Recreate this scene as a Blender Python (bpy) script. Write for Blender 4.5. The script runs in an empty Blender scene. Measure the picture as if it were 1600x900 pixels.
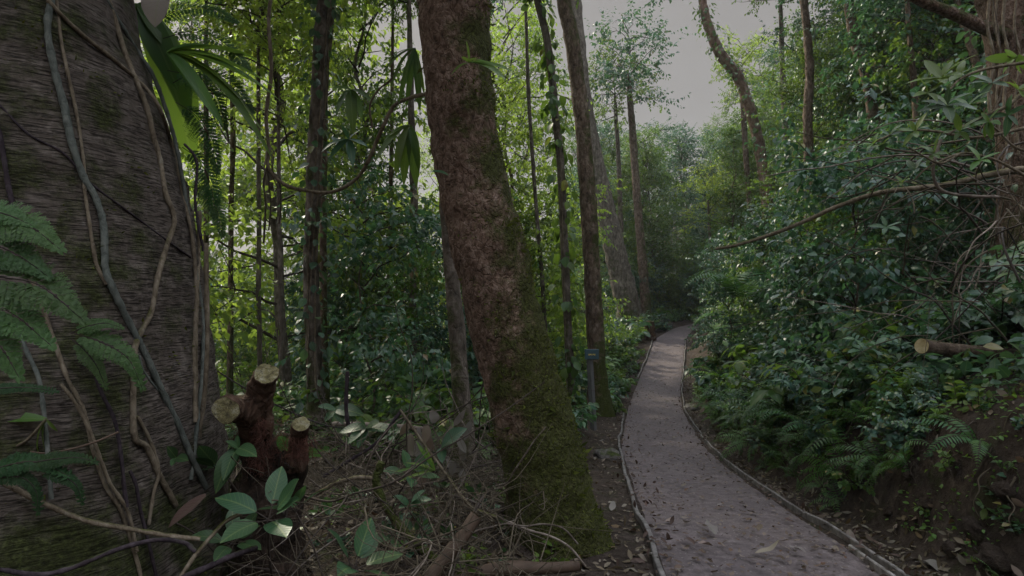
import bpy, math, random
import numpy as np
from mathutils import Vector, Matrix
from mathutils.bvhtree import BVHTree

SEED = 11
rng = np.random.default_rng(SEED)
random.seed(SEED)
sc = bpy.context.scene
COL = sc.collection
R = math.radians

# ------------------------------------------------------------------ camera
F, HC, PITCH = 900.0, 1.6, math.atan(20 / 900)
CA, SA = math.cos(PITCH), math.sin(PITCH)


def ray(px, py):
    u, v = (px - 800) / F, (450 - py) / F
    return np.array([u, CA - v * SA, SA + v * CA])


def at(px, py, d):
    r = ray(px, py)
    return np.array([0, 0, HC]) + r * (d / r[1])


def project(p):
    x, y, z = p[0], p[1], p[2] - HC
    f = y * CA + z * SA
    up = -y * SA + z * CA
    if f < 0.05:
        return (-9999, -9999, f)
    return (800 + F * x / f, 450 - F * up / f, f)


cam_d = bpy.data.cameras.new("camera")
cam = bpy.data.objects.new("camera", cam_d)
COL.objects.link(cam)
cam.location = (0, 0, HC)
cam.rotation_euler = (math.pi / 2 + PITCH, 0, 0)
cam_d.sensor_width = 36
cam_d.lens = 36 * F / 1600
cam_d.clip_start = 0.05
cam_d.clip_end = 2000
sc.camera = cam


# ------------------------------------------------------------------ numpy helpers
def norm(a):
    return a / np.maximum(np.linalg.norm(a, axis=-1, keepdims=True), 1e-9)


def _hash(i, j, k, s):
    n = (i * 374761393 + j * 668265263 + k * 2147483647 + s * 144665) & 0x7FFFFFFF
    n = ((n ^ (n >> 13)) * 1274126177) & 0x7FFFFFFF
    return ((n ^ (n >> 16)) & 0xFFFF) / 65535.0


def vnoise(p, s=0):
    p = np.asarray(p, float)
    i = np.floor(p).astype(np.int64)
    f = p - i
    f = f * f * (3 - 2 * f)
    out = 0
    for a in (0, 1):
        for b in (0, 1):
            for c in (0, 1):
                w = (f[..., 0] if a else 1 - f[..., 0]) * (f[..., 1] if b else 1 - f[..., 1]) * (f[..., 2] if c else 1 - f[..., 2])
                out = out + w * _hash(i[..., 0] + a, i[..., 1] + b, i[..., 2] + c, s)
    return out * 2 - 1


def fbm(p, s=0, o=4):
    p = np.asarray(p, float)
    return sum(vnoise(p * 2 ** k, s + k) * 0.5 ** k for k in range(o))


def sstep(a, b, x):
    t = np.clip((x - a) / (b - a), 0, 1)
    return t * t * (3 - 2 * t)


def catmull(pts, n=8):
    P = np.asarray(pts, float)
    if len(P) < 3:
        t = np.linspace(0, 1, n + 1)[:, None]
        return P[0] * (1 - t) + P[-1] * t
    Q = np.vstack([2 * P[0] - P[1], P, 2 * P[-1] - P[-2]])
    out = []
    for i in range(1, len(Q) - 2):
        for k in range(n):
            t = k / n
            a, b, c, d = Q[i - 1], Q[i], Q[i + 1], Q[i + 2]
            out.append(0.5 * (2 * b + (c - a) * t + (2 * a - 5 * b + 4 * c - d) * t * t + (3 * b - a - 3 * c + d) * t ** 3))
    out.append(Q[-2])
    return np.array(out)


class MB:
    """collects quads with uvs and builds ONE mesh object"""

    def __init__(s):
        s.v, s.q, s.uv, s.m, s.n = [], [], [], [], 0

    def add(s, v, q, uv=None, mat=0):
        v = np.asarray(v, float).reshape(-1, 3)
        q = np.asarray(q, np.int64).reshape(-1, 4)
        if uv is None:
            uv = np.zeros((len(v), 2))
        s.v.append(v); s.q.append(q + s.n); s.uv.append(uv); s.m.append(np.full(len(q), mat)); s.n += len(v)

    def arrays(s):
        return np.vstack(s.v), np.vstack(s.q)

    def mesh(s, name, mats, smooth=True):
        V, Q, UV, M = np.vstack(s.v), np.vstack(s.q), np.vstack(s.uv), np.concatenate(s.m)
        me = bpy.data.meshes.new(name)
        me.vertices.add(len(V)); me.vertices.foreach_set("co", V.ravel())
        me.loops.add(len(Q) * 4); me.loops.foreach_set("vertex_index", Q.ravel().astype(np.int32))
        me.polygons.add(len(Q)); me.polygons.foreach_set("loop_start", np.arange(0, len(Q) * 4, 4, dtype=np.int32))
        me.polygons.foreach_set("material_index", M.astype(np.int32))
        me.polygons.foreach_set("use_smooth", np.full(len(Q), smooth))
        me.update(calc_edges=True)
        u = me.uv_layers.new(name="UVMap")
        u.data.foreach_set("uv", UV[Q.ravel()].ravel())
        for m in mats:
            me.materials.append(m)
        return me

    def build(s, name, mats, parent=None, smooth=True, loc=None):
        if not isinstance(mats, (list, tuple)):
            mats = [mats]
        o = bpy.data.objects.new(name, s.mesh(name, mats, smooth))
        COL.objects.link(o)
        if parent is not None:
            o.parent = parent
        if loc is not None:
            o.location = loc
        return o


def tag(o, label=None, cat=None, group=None, kind=None):
    if label: o["label"] = label
    if cat: o["category"] = cat
    if group: o["group"] = group
    if kind: o["kind"] = kind
    return o


def thing(name, label, cat, loc=(0, 0, 0), rz=0, group=None):
    o = bpy.data.objects.new(name, None)
    COL.objects.link(o)
    o.location = loc
    o.rotation_euler = (0, 0, rz)
    o.empty_display_size = 0.1
    return tag(o, label, cat, group)


def tube(mb, pts, rad, sides=8, mat=0, noise=0.0, nscale=6.0, seed=0, cap=True, flat=1.0):
    P = np.asarray(pts, float)
    n = len(P)
    rad = np.broadcast_to(np.asarray(rad, float), (n,)) if np.ndim(rad) == 0 or len(np.atleast_1d(rad)) == n else np.interp(np.linspace(0, 1, n), np.linspace(0, 1, len(rad)), rad)
    T = norm(np.gradient(P, axis=0))
    u = np.array([1.0, 0, 0]) if abs(T[0][0]) < 0.9 else np.array([0, 1.0, 0])
    Us = np.zeros((n, 3))
    for i in range(n):
        u = u - T[i] * np.dot(u, T[i])
        u = u / max(np.linalg.norm(u), 1e-9)
        Us[i] = u
    Ws = np.cross(T, Us)
    a = np.linspace(0, 2 * np.pi, sides, endpoint=False)
    ring = np.cos(a)[None, :, None] * Us[:, None, :] + flat * np.sin(a)[None, :, None] * Ws[:, None, :]
    rr = np.repeat(rad[:, None], sides, 1)
    if noise:
        q = P[:, None, :] + ring * rad[:, None, None]
        rr = rr * (1 + noise * fbm(q * nscale + seed * 7.3, seed, 3))
    V = P[:, None, :] + ring * rr[:, :, None]
    idx = np.arange(n * sides).reshape(n, sides)
    q = np.stack([idx[:-1], np.roll(idx[:-1], -1, 1), np.roll(idx[1:], -1, 1), idx[1:]], -1).reshape(-1, 4)
    L = np.concatenate([[0], np.cumsum(np.linalg.norm(np.diff(P, axis=0), axis=1))])
    uv = np.stack([np.repeat(a[None, :] / (2 * np.pi), n, 0), np.repeat(L[:, None], sides, 1)], -1).reshape(-1, 2)
    mb.add(V.reshape(-1, 3), q, uv, mat)
    if cap:
        for e in (0, n - 1):
            c = np.vstack([V[e], P[e][None]])
            k = sides
            qq = [[i, (i + 1) % k, (i + 2) % k, k] for i in range(0, k - 1, 2)]
            if e == 0:
                qq = [x[::-1] for x in qq]
            mb.add(c, qq, None, mat)
    return V, Us, T


# leaf outlines: stations along the length and half widths (of the leaf's greatest)
OVAL = ([0, .18, .45, .75, 1], [.06, .62, 1.0, .72, .04])
LANCE = ([0, .25, .55, 1], [.08, .85, .9, .03])
DIA = ([0, .45, 1], [.06, 1, .04])
HEART = ([0, .06, .25, .55, .8, 1], [.25, .8, 1, .8, .4, .03])
STRAP = ([0, .2, .45, .7, .9, 1], [.4, .85, 1, .85, .5, .05])
BIG = ([0, .08, .2, .35, .5, .65, .8, .92, 1], [.08, .42, .78, .97, 1.0, .9, .66, .32, .03])


def leaf_verts(P, D, N, L, W, shape=OVAL, fold=0.25, droop=0.25, wave=0.0):
    """n leaves at once; P base, D direction, N upper side; L length, W half width"""
    P, D, N = np.atleast_2d(P), norm(np.atleast_2d(D)), np.atleast_2d(N)
    n = len(P)
    N = norm(N - D * np.sum(N * D, -1, keepdims=True))
    S = np.cross(D, N)
    L = np.broadcast_to(L, (n,))[:, None, None]
    W = np.broadcast_to(W, (n,))[:, None, None]
    t = np.array(shape[0])[None, :, None]
    w = np.array(shape[1])[None, :, None]
    c = np.array([-1., 0, 1.])[None, None, :]
    fo = np.broadcast_to(fold, (n,))[:, None, None]
    dr = np.broadcast_to(droop, (n,))[:, None, None]
    along = L * t + 0 * c
    side = W * w * c
    up = fo * W * w * np.abs(c) - dr * L * t ** 2 + 0 * c
    if wave:
        ph = rng.uniform(0, 6.28, (n, 1, 1))
        up = up + wave * W * np.sin(t * 9 + ph) * np.abs(c) + wave * 0.5 * L * np.sin(t * 4 + ph * 2) * t
    V = P[:, None, None, :] + D[:, None, None, :] * along[..., None] + S[:, None, None, :] * side[..., None] + N[:, None, None, :] * up[..., None]
    ns = len(shape[0])
    base = np.arange(n)[:, None, None] * ns * 3
    i = np.arange(ns - 1)[None, :, None] * 3
    k = np.arange(2)[None, None, :]
    q = np.stack([base + i + k, base + i + k + 1, base + i + 3 + k + 1, base + i + 3 + k], -1).reshape(-1, 4)
    uv = np.stack([np.broadcast_to(0.5 + 0.5 * c * w, (1, ns, 3)), np.broadcast_to(t, (1, ns, 3))], -1)
    uv = np.repeat(uv, n, 0).reshape(-1, 2)
    return V.reshape(-1, 3), q, uv


def add_leaves(mb, P, D, N, L, W, shape=OVAL, mat=0, **k):
    v, q, uv = leaf_verts(P, D, N, L, W, shape, **k)
    mb.add(v, q, uv, mat)


UP = np.array([0, 0, 1.0])


def twig_leaves(mb, start, dirs, lens, k, L, Wr, shape=DIA, mat=0, spread=0.85, down=0.25, jit=0.3, fold=.2, droop=.25, t0=0.1):
    """alternate leaves along straight twigs"""
    m = len(start)
    j = (np.arange(k) / max(k - 1, 1))[None, :]
    t = t0 + (1 - t0) * j
    P = start[:, None, :] + dirs[:, None, :] * (lens[:, None] * t)[..., None]
    S = norm(np.cross(dirs, UP + rng.normal(0, .25, (m, 3))))
    sgn = np.where(np.arange(k) % 2 == 0, 1., -1.)[None, :, None]
    fw = np.where(np.arange(k) >= k - 1, 1.2, 0.55)[None, :, None]
    D = dirs[:, None, :] * fw + S[:, None, :] * sgn * spread + rng.normal(0, jit, (m, k, 3)) - UP * down
    N = UP + rng.normal(0, .45, (m, k, 3)) + dirs[:, None, :] * 0.2
    LL = L * rng.uniform(.6, 1.25, (m, k))
    add_leaves(mb, P.reshape(-1, 3), D.reshape(-1, 3), N.reshape(-1, 3), LL.ravel(), (LL * Wr).ravel(), shape, mat, fold=fold, droop=droop)


# ------------------------------------------------------------------ materials
def mat_new(name):
    m = bpy.data.materials.new(name)
    m.use_nodes = True
    nt = m.node_tree
    nt.nodes.clear()
    out = nt.nodes.new("ShaderNodeOutputMaterial")
    return m, nt, out


def N_(nt, t, **kw):
    n = nt.nodes.new(t)
    for k, v in kw.items():
        if k in ("operation", "blend_type", "data_type", "noise_dimensions", "feature", "mode", "distance", "vector_type", "noise_type"):
            setattr(n, k, v)
        else:
            n.inputs[k].default_value = v
    return n


def ramp(nt, fac, stops):
    r = nt.nodes.new("ShaderNodeValToRGB")
    e = r.color_ramp.elements
    while len(e) < len(stops):
        e.new(0.5)
    for i, (p, c) in enumerate(stops):
        e[i].position = p
        e[i].color = (c[0], c[1], c[2], 1) if len(c) == 3 else c
    nt.links.new(fac, r.inputs[0])
    return r.outputs[0]


def mix(nt, fac, a, b, bt="MIX"):
    n = nt.nodes.new("ShaderNodeMix")
    n.data_type = "RGBA"
    n.blend_type = bt
    for sock, v in ((n.inputs[0], fac), (n.inputs[6], a), (n.inputs[7], b)):
        if hasattr(v, "links"):
            nt.links.new(v, sock)
        else:
            sock.default_value = v if not isinstance(v, tuple) or len(v) == 4 else (*v, 1)
    return n.outputs[2]


def math_(nt, op, a, b=0.0, c=None):
    n = nt.nodes.new("ShaderNodeMath")
    n.operation = op
    for i, v in enumerate((a, b) if c is None else (a, b, c)):
        if hasattr(v, "links"):
            nt.links.new(v, n.inputs[i])
        else:
            n.inputs[i].default_value = v
    return n.outputs[0]


def noise(nt, vec, scale, detail=4, rough=.6, dist=0.0):
    n = N_(nt, "ShaderNodeTexNoise", Scale=scale, Detail=detail, Roughness=rough, Distortion=dist)
    if vec is not None:
        nt.links.new(vec, n.inputs["Vector"])
    return n.outputs["Fac"]


def objvec(nt, scale=(1, 1, 1)):
    tc = nt.nodes.new("ShaderNodeTexCoord")
    mp = nt.nodes.new("ShaderNodeMapping")
    mp.inputs["Scale"].default_value = scale
    nt.links.new(tc.outputs["Object"], mp.inputs["Vector"])
    return mp.outputs[0]


def smooth_range(nt, v, a, b, lo=0.0, hi=1.0):
    n = nt.nodes.new("ShaderNodeMapRange")
    n.interpolation_type = "SMOOTHSTEP"
    nt.links.new(v, n.inputs[0])
    n.inputs[1].default_value = a; n.inputs[2].default_value = b
    n.inputs[3].default_value = lo; n.inputs[4].default_value = hi
    return n.outputs[0]


def principled(nt, out, color, rough=.7, spec=.3, bump=None, bstr=.5, bdist=.02):
    p = nt.nodes.new("ShaderNodeBsdfPrincipled")
    if hasattr(color, "links"):
        nt.links.new(color, p.inputs["Base Color"])
    else:
        p.inputs["Base Color"].default_value = (*color, 1)
    if hasattr(rough, "links"):
        nt.links.new(rough, p.inputs["Roughness"])
    else:
        p.inputs["Roughness"].default_value = rough
    p.inputs["Specular IOR Level"].default_value = spec
    if bump is not None:
        b = nt.nodes.new("ShaderNodeBump")
        b.inputs["Strength"].default_value = bstr
        b.inputs["Distance"].default_value = bdist
        nt.links.new(bump, b.inputs["Height"])
        nt.links.new(b.outputs[0], p.inputs["Normal"])
    if out is not None:
        nt.links.new(p.outputs[0], out.inputs[0])
    return p.outputs[0]


def leaf_mat(name, cols, trans=.35, tcol=(.25, .35, .04), rough=.45, spec=.4, rib=.35, veins=True):
    m, nt, out = mat_new(name)
    g = nt.nodes.new("ShaderNodeNewGeometry")
    oi = nt.nodes.new("ShaderNodeObjectInfo")
    k = len(cols)
    c = ramp(nt, g.outputs["Random Per Island"], [(.955 * i / max(k - 1, 1), x) for i, x in enumerate(cols)] + ([(.975, (.17, .15, .025)), (1.0, (.12, .075, .03))] if name in ('leaf_mid', 'leaf_dark', 'leaf_shrub', 'leaf_sun') else []))
    hs = nt.nodes.new("ShaderNodeHueSaturation")
    nt.links.new(c, hs.inputs["Color"])
    nt.links.new(math_(nt, "MULTIPLY_ADD", oi.outputs["Random"], .5, .75), hs.inputs["Value"])
    r2 = math_(nt, "FRACT", math_(nt, "MULTIPLY", oi.outputs["Random"], 17.3))
    nt.links.new(math_(nt, "MULTIPLY_ADD", r2, .05, .475), hs.inputs["Hue"])
    c = hs.outputs[0]
    uv = nt.nodes.new("ShaderNodeUVMap")
    sx = nt.nodes.new("ShaderNodeSeparateXYZ")
    nt.links.new(uv.outputs[0], sx.inputs[0])
    off = math_(nt, "ABSOLUTE", math_(nt, "SUBTRACT", sx.outputs[0], .5))
    ribm = smooth_range(nt, off, 0.012, 0.05, rib, 0.0)
    c = mix(nt, ribm, c, (.16, .22, .07))
    bump = None
    if veins:
        ph = math_(nt, "SUBTRACT", math_(nt, "MULTIPLY", sx.outputs[1], 9.0), math_(nt, "MULTIPLY", off, 5.0))
        saw = math_(nt, "ABSOLUTE", math_(nt, "SUBTRACT", math_(nt, "FRACT", ph), .5))
        vein = smooth_range(nt, saw, 0.0, .16, 1.0, 0.0)
        c = mix(nt, math_(nt, "MULTIPLY", vein, rib * .5), c, (.13, .2, .06))
        bump = math_(nt, "MULTIPLY", vein, -1.0)
    # blotches of wear
    tv = nt.nodes.new("ShaderNodeTexCoord")
    nz = noise(nt, tv.outputs["Object"], 9, 3)
    c = mix(nt, smooth_range(nt, nz, .55, .75, 0, .35), c, mix(nt, .5, c, (.05, .07, .02)))
    ps = principled(nt, None, c, rough, spec, bump, .25, .004)
    t = nt.nodes.new("ShaderNodeBsdfTranslucent")
    tc = mix(nt, .5, c, tcol)
    nt.links.new(tc, t.inputs[0])
    ms = nt.nodes.new("ShaderNodeMixShader")
    ms.inputs[0].default_value = trans
    nt.links.new(ps, ms.inputs[1]); nt.links.new(t.outputs[0], ms.inputs[2])
    nt.links.new(ms.outputs[0], out.inputs[0])
    return m


def bark_mat(name, dark, mid, light, stretch=(1, 1, .25), scale=14, moss=0.3, mossdir=(1, 0, .3), mosscol=(.05, .065, .012), bd=.03, bs=.9, lowmoss=0.0, rough=.9, lines=None, lich=.25, nw=1.0):
    m, nt, out = mat_new(name)
    v = objvec(nt, stretch)
    v1 = objvec(nt)
    n1 = noise(nt, v, scale, 6, .65, .4)
    n2 = noise(nt, v1, 2.2, 4)
    n3 = noise(nt, v1, 30, 4, .7)
    vo = N_(nt, "ShaderNodeTexVoronoi", Scale=scale * .8)
    vo.feature = "DISTANCE_TO_EDGE"
    nt.links.new(mix(nt, .12, v, noise(nt, v1, 6, 3)), vo.inputs["Vector"])
    crack = smooth_range(nt, vo.outputs["Distance"], 0.0, .12)
    h = math_(nt, "ADD", math_(nt, "MULTIPLY", n1, nw), math_(nt, "ADD", math_(nt, "MULTIPLY", crack, .25 * nw), math_(nt, "MULTIPLY", n3, .4)))
    c = ramp(nt, n1, [(.3, dark), (.5, mid), (.72, light)])
    c = mix(nt, smooth_range(nt, n2, .4, .65, 0, .6), c, mix(nt, .5, c, dark))
    c = mix(nt, smooth_range(nt, noise(nt, v1, 11, 5, .7), .62, .7, 0, lich), c, (.2, .21, .18))
    if lines:
        vl = objvec(nt, lines)
        nl = noise(nt, vl, 1.0, 3, .6, .3)
        lm = smooth_range(nt, nl, .3, .5)
        c = mix(nt, math_(nt, "MULTIPLY", math_(nt, "SUBTRACT", 1.0, lm), .7), c, tuple(x * .35 for x in dark))
        h = math_(nt, "ADD", h, math_(nt, "MULTIPLY", lm, 1.2))
    if moss > 0 or lowmoss > 0:
        g = nt.nodes.new("ShaderNodeNewGeometry")
        d = nt.nodes.new("ShaderNodeVectorMath"); d.operation = "DOT_PRODUCT"
        nt.links.new(g.outputs["Normal"], d.inputs[0]); d.inputs[1].default_value = mossdir
        tc = nt.nodes.new("ShaderNodeTexCoord")
        sz = nt.nodes.new("ShaderNodeSeparateXYZ"); nt.links.new(tc.outputs["Object"], sz.inputs[0])
        low = smooth_range(nt, sz.outputs[2], 0.0, 2.2, lowmoss, 0.0)
        mm = math_(nt, "ADD", math_(nt, "MULTIPLY", d.outputs["Value"], .35), math_(nt, "ADD", low, math_(nt, "MULTIPLY", noise(nt, v1, 4.5, 6, .7), 1.0)))
        mask = smooth_range(nt, mm, .78 - moss * .5, 1.0 - moss * .5, 0, .92)
        mn = noise(nt, v1, 60, 3, .7)
        mc = ramp(nt, mn, [(.3, tuple(x * .35 for x in mosscol)), (.55, mosscol), (.75, tuple(x * 1.9 for x in mosscol))])
        c = mix(nt, mask, c, mc)
        h = math_(nt, "ADD", h, math_(nt, "MULTIPLY", mask, math_(nt, "MULTIPLY_ADD", mn, .8, .15)))
    principled(nt, out, c, rough, .15, h, bs, bd)
    return m


def simple_mat(name, c1, c2, scale=12, stretch=(1, 1, 1), rough=.8, spec=.25, bs=.5, bd=.01, c3=None):
    m, nt, out = mat_new(name)
    n = noise(nt, objvec(nt, stretch), scale, 6, .65)
    st = [(.3, c1), (.7, c2)] if c3 is None else [(.3, c1), (.5, c2), (.7, c3)]
    c = ramp(nt, n, st)
    oi = nt.nodes.new("ShaderNodeObjectInfo")
    hs = nt.nodes.new("ShaderNodeHueSaturation")
    nt.links.new(c, hs.inputs["Color"])
    nt.links.new(math_(nt, "MULTIPLY_ADD", oi.outputs["Random"], .6, .7), hs.inputs["Value"])
    principled(nt, out, hs.outputs[0], rough, spec, n, bs, bd)
    return m


M = {}
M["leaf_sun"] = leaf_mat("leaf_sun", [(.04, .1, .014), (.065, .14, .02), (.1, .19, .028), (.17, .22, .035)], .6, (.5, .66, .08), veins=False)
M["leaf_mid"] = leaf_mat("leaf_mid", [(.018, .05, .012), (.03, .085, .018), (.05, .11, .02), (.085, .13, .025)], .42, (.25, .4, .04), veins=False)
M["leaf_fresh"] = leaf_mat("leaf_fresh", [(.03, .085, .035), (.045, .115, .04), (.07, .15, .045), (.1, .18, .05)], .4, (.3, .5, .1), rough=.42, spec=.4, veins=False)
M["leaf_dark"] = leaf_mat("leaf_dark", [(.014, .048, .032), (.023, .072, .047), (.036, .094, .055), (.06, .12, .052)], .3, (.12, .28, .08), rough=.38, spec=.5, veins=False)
M["leaf_shrub"] = leaf_mat("leaf_shrub", [(.015, .05, .03), (.025, .078, .042), (.042, .1, .05), (.075, .13, .04)], .3, (.14, .3, .07), rough=.36, spec=.5, veins=True)
M["leaf_young"] = leaf_mat("leaf_young", [(.045, .1, .015), (.07, .14, .02), (.1, .17, .03)], .4, (.3, .45, .05), rough=.4, spec=.4)
M["leaf_glossy"] = leaf_mat("leaf_glossy", [(.018, .055, .022), (.03, .075, .03), (.05, .1, .04)], .2, (.1, .25, .05), rough=.42, spec=.35, rib=.5)
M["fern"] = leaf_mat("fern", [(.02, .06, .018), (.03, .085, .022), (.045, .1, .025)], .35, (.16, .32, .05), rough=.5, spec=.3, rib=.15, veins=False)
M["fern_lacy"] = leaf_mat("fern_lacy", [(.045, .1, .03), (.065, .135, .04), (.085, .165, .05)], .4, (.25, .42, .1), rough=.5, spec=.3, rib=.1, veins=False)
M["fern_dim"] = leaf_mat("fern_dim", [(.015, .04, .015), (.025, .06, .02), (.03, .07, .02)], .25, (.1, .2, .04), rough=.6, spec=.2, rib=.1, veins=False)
M["fern_bright"] = leaf_mat("fern_bright", [(.05, .13, .015), (.08, .18, .02)], .4, (.3, .5, .04), rough=.5, spec=.3, rib=.1, veins=False)
M["dead_leaf"] = leaf_mat("dead_leaf", [(.04, .025, .016), (.09, .06, .04), (.15, .11, .085), (.2, .17, .14), (.11, .06, .03)], .12, (.3, .2, .1), rough=.6, spec=.25, rib=.25)
M["brown_leaf"] = leaf_mat("brown_leaf", [(.06, .038, .028), (.09, .06, .045)], .1, (.2, .1, .05), rough=.6, spec=.25, rib=.1)
M["pale_leaf"] = leaf_mat("pale_leaf", [(.11, .095, .085), (.17, .15, .135), (.23, .21, .195)], .15, (.4, .35, .3), rough=.7, spec=.2, rib=.2)
M["moss"] = leaf_mat("moss", [(.026, .036, .008), (.06, .078, .014), (.1, .12, .024)], .3, (.15, .18, .02), rough=.8, spec=.1, rib=0, veins=False)
M["bark_giant"] = bark_mat("bark_giant", (.058, .047, .038), (.104, .085, .07), (.18, .152, .13), (1, 1, 1), 20, .42, (.2, -.3, .2), mosscol=(.042, .05, .014), lowmoss=.22, bd=.009, bs=1.0, lines=(13, 13, 210), lich=.22, nw=.3)
M["bark_red"] = bark_mat("bark_red", (.034, .021, .014), (.18, .117, .082), (.34, .25, .2), (1, 1, .7), 34, .58, (.5, -.1, .25), mosscol=(.052, .062, .013), lowmoss=.34, bd=.03, bs=1.0, lich=.1)
M["bark_brown"] = bark_mat("bark_brown", (.03, .021, .014), (.125, .088, .062), (.27, .21, .16), (1, 1, .5), 14, .36, (.5, -.3, .3), lowmoss=.25, bd=.03, lich=.4)
M["bark_grey"] = bark_mat("bark_grey", (.035, .029, .022), (.12, .1, .078), (.25, .21, .175), (1, 1, .45), 12, .28, (-.3, -.3, .3), lowmoss=.2, bd=.03, lich=.45)
M["bark_log"] = bark_mat("bark_log", (.035, .026, .02), (.12, .085, .06), (.24, .19, .14), (1, 1, 1), 16, .02, (0, 0, 1), bd=.01, lich=.5)
M["bark_orange"] = bark_mat("bark_orange", (.08, .05, .036), (.2, .125, .09), (.34, .25, .2), (1, 1, .5), 10, .1, (-1, 0, .2), bd=.03)
M["twig"] = simple_mat("twig", (.022, .016, .012), (.06, .046, .036), 10, (1, 1, 1))
M["limb"] = simple_mat("limb", (.02, .015, .01), (.055, .042, .03), 10, (1, 1, .4))
M["vine_grey"] = bark_mat("vine_grey", (.045, .05, .042), (.1, .11, .095), (.17, .175, .15), (1, 1, .5), 30, .05, (0, 0, 1), bd=.006, lich=.3)
M["vine_brown"] = bark_mat("vine_brown", (.055, .042, .028), (.16, .128, .088), (.26, .22, .165), (1, 1, .5), 30, .22, (0, 0, 1), mosscol=(.06, .065, .015), bd=.006)
M["vine_dark"] = bark_mat("vine_dark", (.014, .01, .012), (.04, .03, .034), (.08, .065, .07), (1, 1, .5), 25, .05, (0, 0, 1), bd=.006)
M["dead_wood"] = simple_mat("dead_wood", (.05, .038, .03), (.13, .105, .085), 18, (1, 1, 1), .85, .2, c3=(.22, .19, .16))
M["dead_twig"] = simple_mat("dead_twig", (.034, .029, .018), (.1, .08, .056), 14, (1, 1, 1), .85, .2)
M["cut_wood"] = simple_mat("cut_wood", (.22, .16, .07), (.42, .34, .18), 16, (1, 1, 1), .7, .2, c3=(.55, .48, .32))
M["cut_old"] = simple_mat("cut_old", (.035, .028, .014), (.19, .165, .075), 34, (1, 1, 1), .85, .15, c3=(.36, .34, .25))
m, nt, out = mat_new("cut_old")
v = objvec(nt)
n1 = noise(nt, v, 26, 6, .7); n2 = noise(nt, v, 70, 4, .7)
vo = N_(nt, "ShaderNodeTexVoronoi", Scale=38.0); vo.feature = "DISTANCE_TO_EDGE"; nt.links.new(mix(nt, .2, v, n1), vo.inputs["Vector"])
c = ramp(nt, n1, [(.3, (.05, .042, .022)), (.5, (.2, .175, .085)), (.7, (.36, .34, .25))])
c = mix(nt, smooth_range(nt, vo.outputs["Distance"], 0.0, .07, .8, 0), c, (.03, .022, .014))
c = mix(nt, smooth_range(nt, n2, .55, .7, 0, .6), c, (.09, .09, .075))
principled(nt, out, c, .9, .1, n2, 1.0, .01)
M["cut_old"] = m
M["peeled"] = simple_mat("peeled", (.07, .045, .03), (.14, .095, .066), 9, (1, 1, 1), .7, .25)
M["redfibre"] = simple_mat("redfibre", (.035, .016, .011), (.105, .048, .035), 30, (1, 1, 1), .9, .1)
M["stump"] = bark_mat("stump", (.016, .01, .007), (.08, .046, .03), (.15, .096, .066), (1, 1, .5), 20, .16, (-.2, 0, .6), bd=.03)
M["stump_dark"] = bark_mat("stump_dark", (.01, .008, .006), (.035, .024, .017), (.075, .05, .036), (1, 1, .5), 20, .3, (-.2, 0, .6), bd=.03)  # darkened stump bark; on the sawn stump's trunk it paints in shade
M["board"] = simple_mat("board", (.06, .054, .048), (.14, .128, .118), 14, (1, 1, 1), .85, .2, c3=(.24, .225, .21))
M["post"] = simple_mat("post", (.075, .075, .072), (.13, .13, .125), 8, (6, 6, 1), .8, .2)
M["plate"] = simple_mat("plate", (.02, .045, .055), (.035, .07, .085), 14, (1, 1, 1), .5, .4)
M["yellow"] = simple_mat("yellow", (.45, .34, .08), (.6, .46, .12), 14, (1, 1, 1), .6, .3)
M["rock"] = bark_mat("rock", (.05, .045, .04), (.12, .11, .1), (.2, .185, .17), (1, 1, 1), 8, .15, (0, 0, 1), bd=.03)


def soil_mat(name, path=False):
    m, nt, out = mat_new(name)
    v = objvec(nt)
    n1 = noise(nt, v, 1.3, 5)
    n2 = noise(nt, v, 14, 6, .7)
    n3 = noise(nt, v, 90, 4, .7)
    vo = N_(nt, "ShaderNodeTexVoronoi", Scale=70.0)
    nt.links.new(v, vo.inputs["Vector"])
    if path:
        c = ramp(nt, n2, [(.3, (.055, .044, .043)), (.5, (.11, .088, .086)), (.7, (.175, .145, .142))])
        c = mix(nt, smooth_range(nt, n1, .35, .65, 0, .6), c, (.085, .07, .071))
        # small stones: a few voronoi cells paler
        sep = nt.nodes.new("ShaderNodeSeparateColor"); nt.links.new(vo.outputs["Color"], sep.inputs[0])
        st = math_(nt, "MULTIPLY", smooth_range(nt, vo.outputs["Distance"], .25, .45, 1, 0), smooth_range(nt, sep.outputs[0], .86, .93))
        c = mix(nt, math_(nt, "MULTIPLY", st, .7), c, (.25, .225, .21))
        dk = math_(nt, "MULTIPLY", smooth_range(nt, vo.outputs["Distance"], .25, .5, 1, 0), smooth_range(nt, sep.outputs[1], .86, .93))
        c = mix(nt, math_(nt, "MULTIPLY", dk, .6), c, (.03, .024, .02))
        h = math_(nt, "ADD", math_(nt, "MULTIPLY", n2, 1.0), math_(nt, "ADD", math_(nt, "MULTIPLY", n3, .5), math_(nt, "MULTIPLY", st, .5)))
        principled(nt, out, c, .85, .25, h, .7, .012)
    else:
        c = ramp(nt, n2, [(.3, (.022, .016, .012)), (.5, (.05, .037, .029)), (.72, (.1, .078, .064))])
        c = mix(nt, smooth_range(nt, n1, .4, .62, 0, .6), c, (.03, .022, .015))
        g = nt.nodes.new("ShaderNodeNewGeometry")
        mossn = smooth_range(nt, noise(nt, v, 3.1, 6, .7), .54, .68, 0, .7)
        c = mix(nt, mossn, c, (.03, .038, .01))
        h = math_(nt, "ADD", math_(nt, "MULTIPLY", n2, 1.4), math_(nt, "MULTIPLY", n3, .6))
        principled(nt, out, c, .95, .15, h, 1.0, .03)
    return m


M["soil"] = soil_mat("soil")
M["path"] = soil_mat("path_soil", True)

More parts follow.
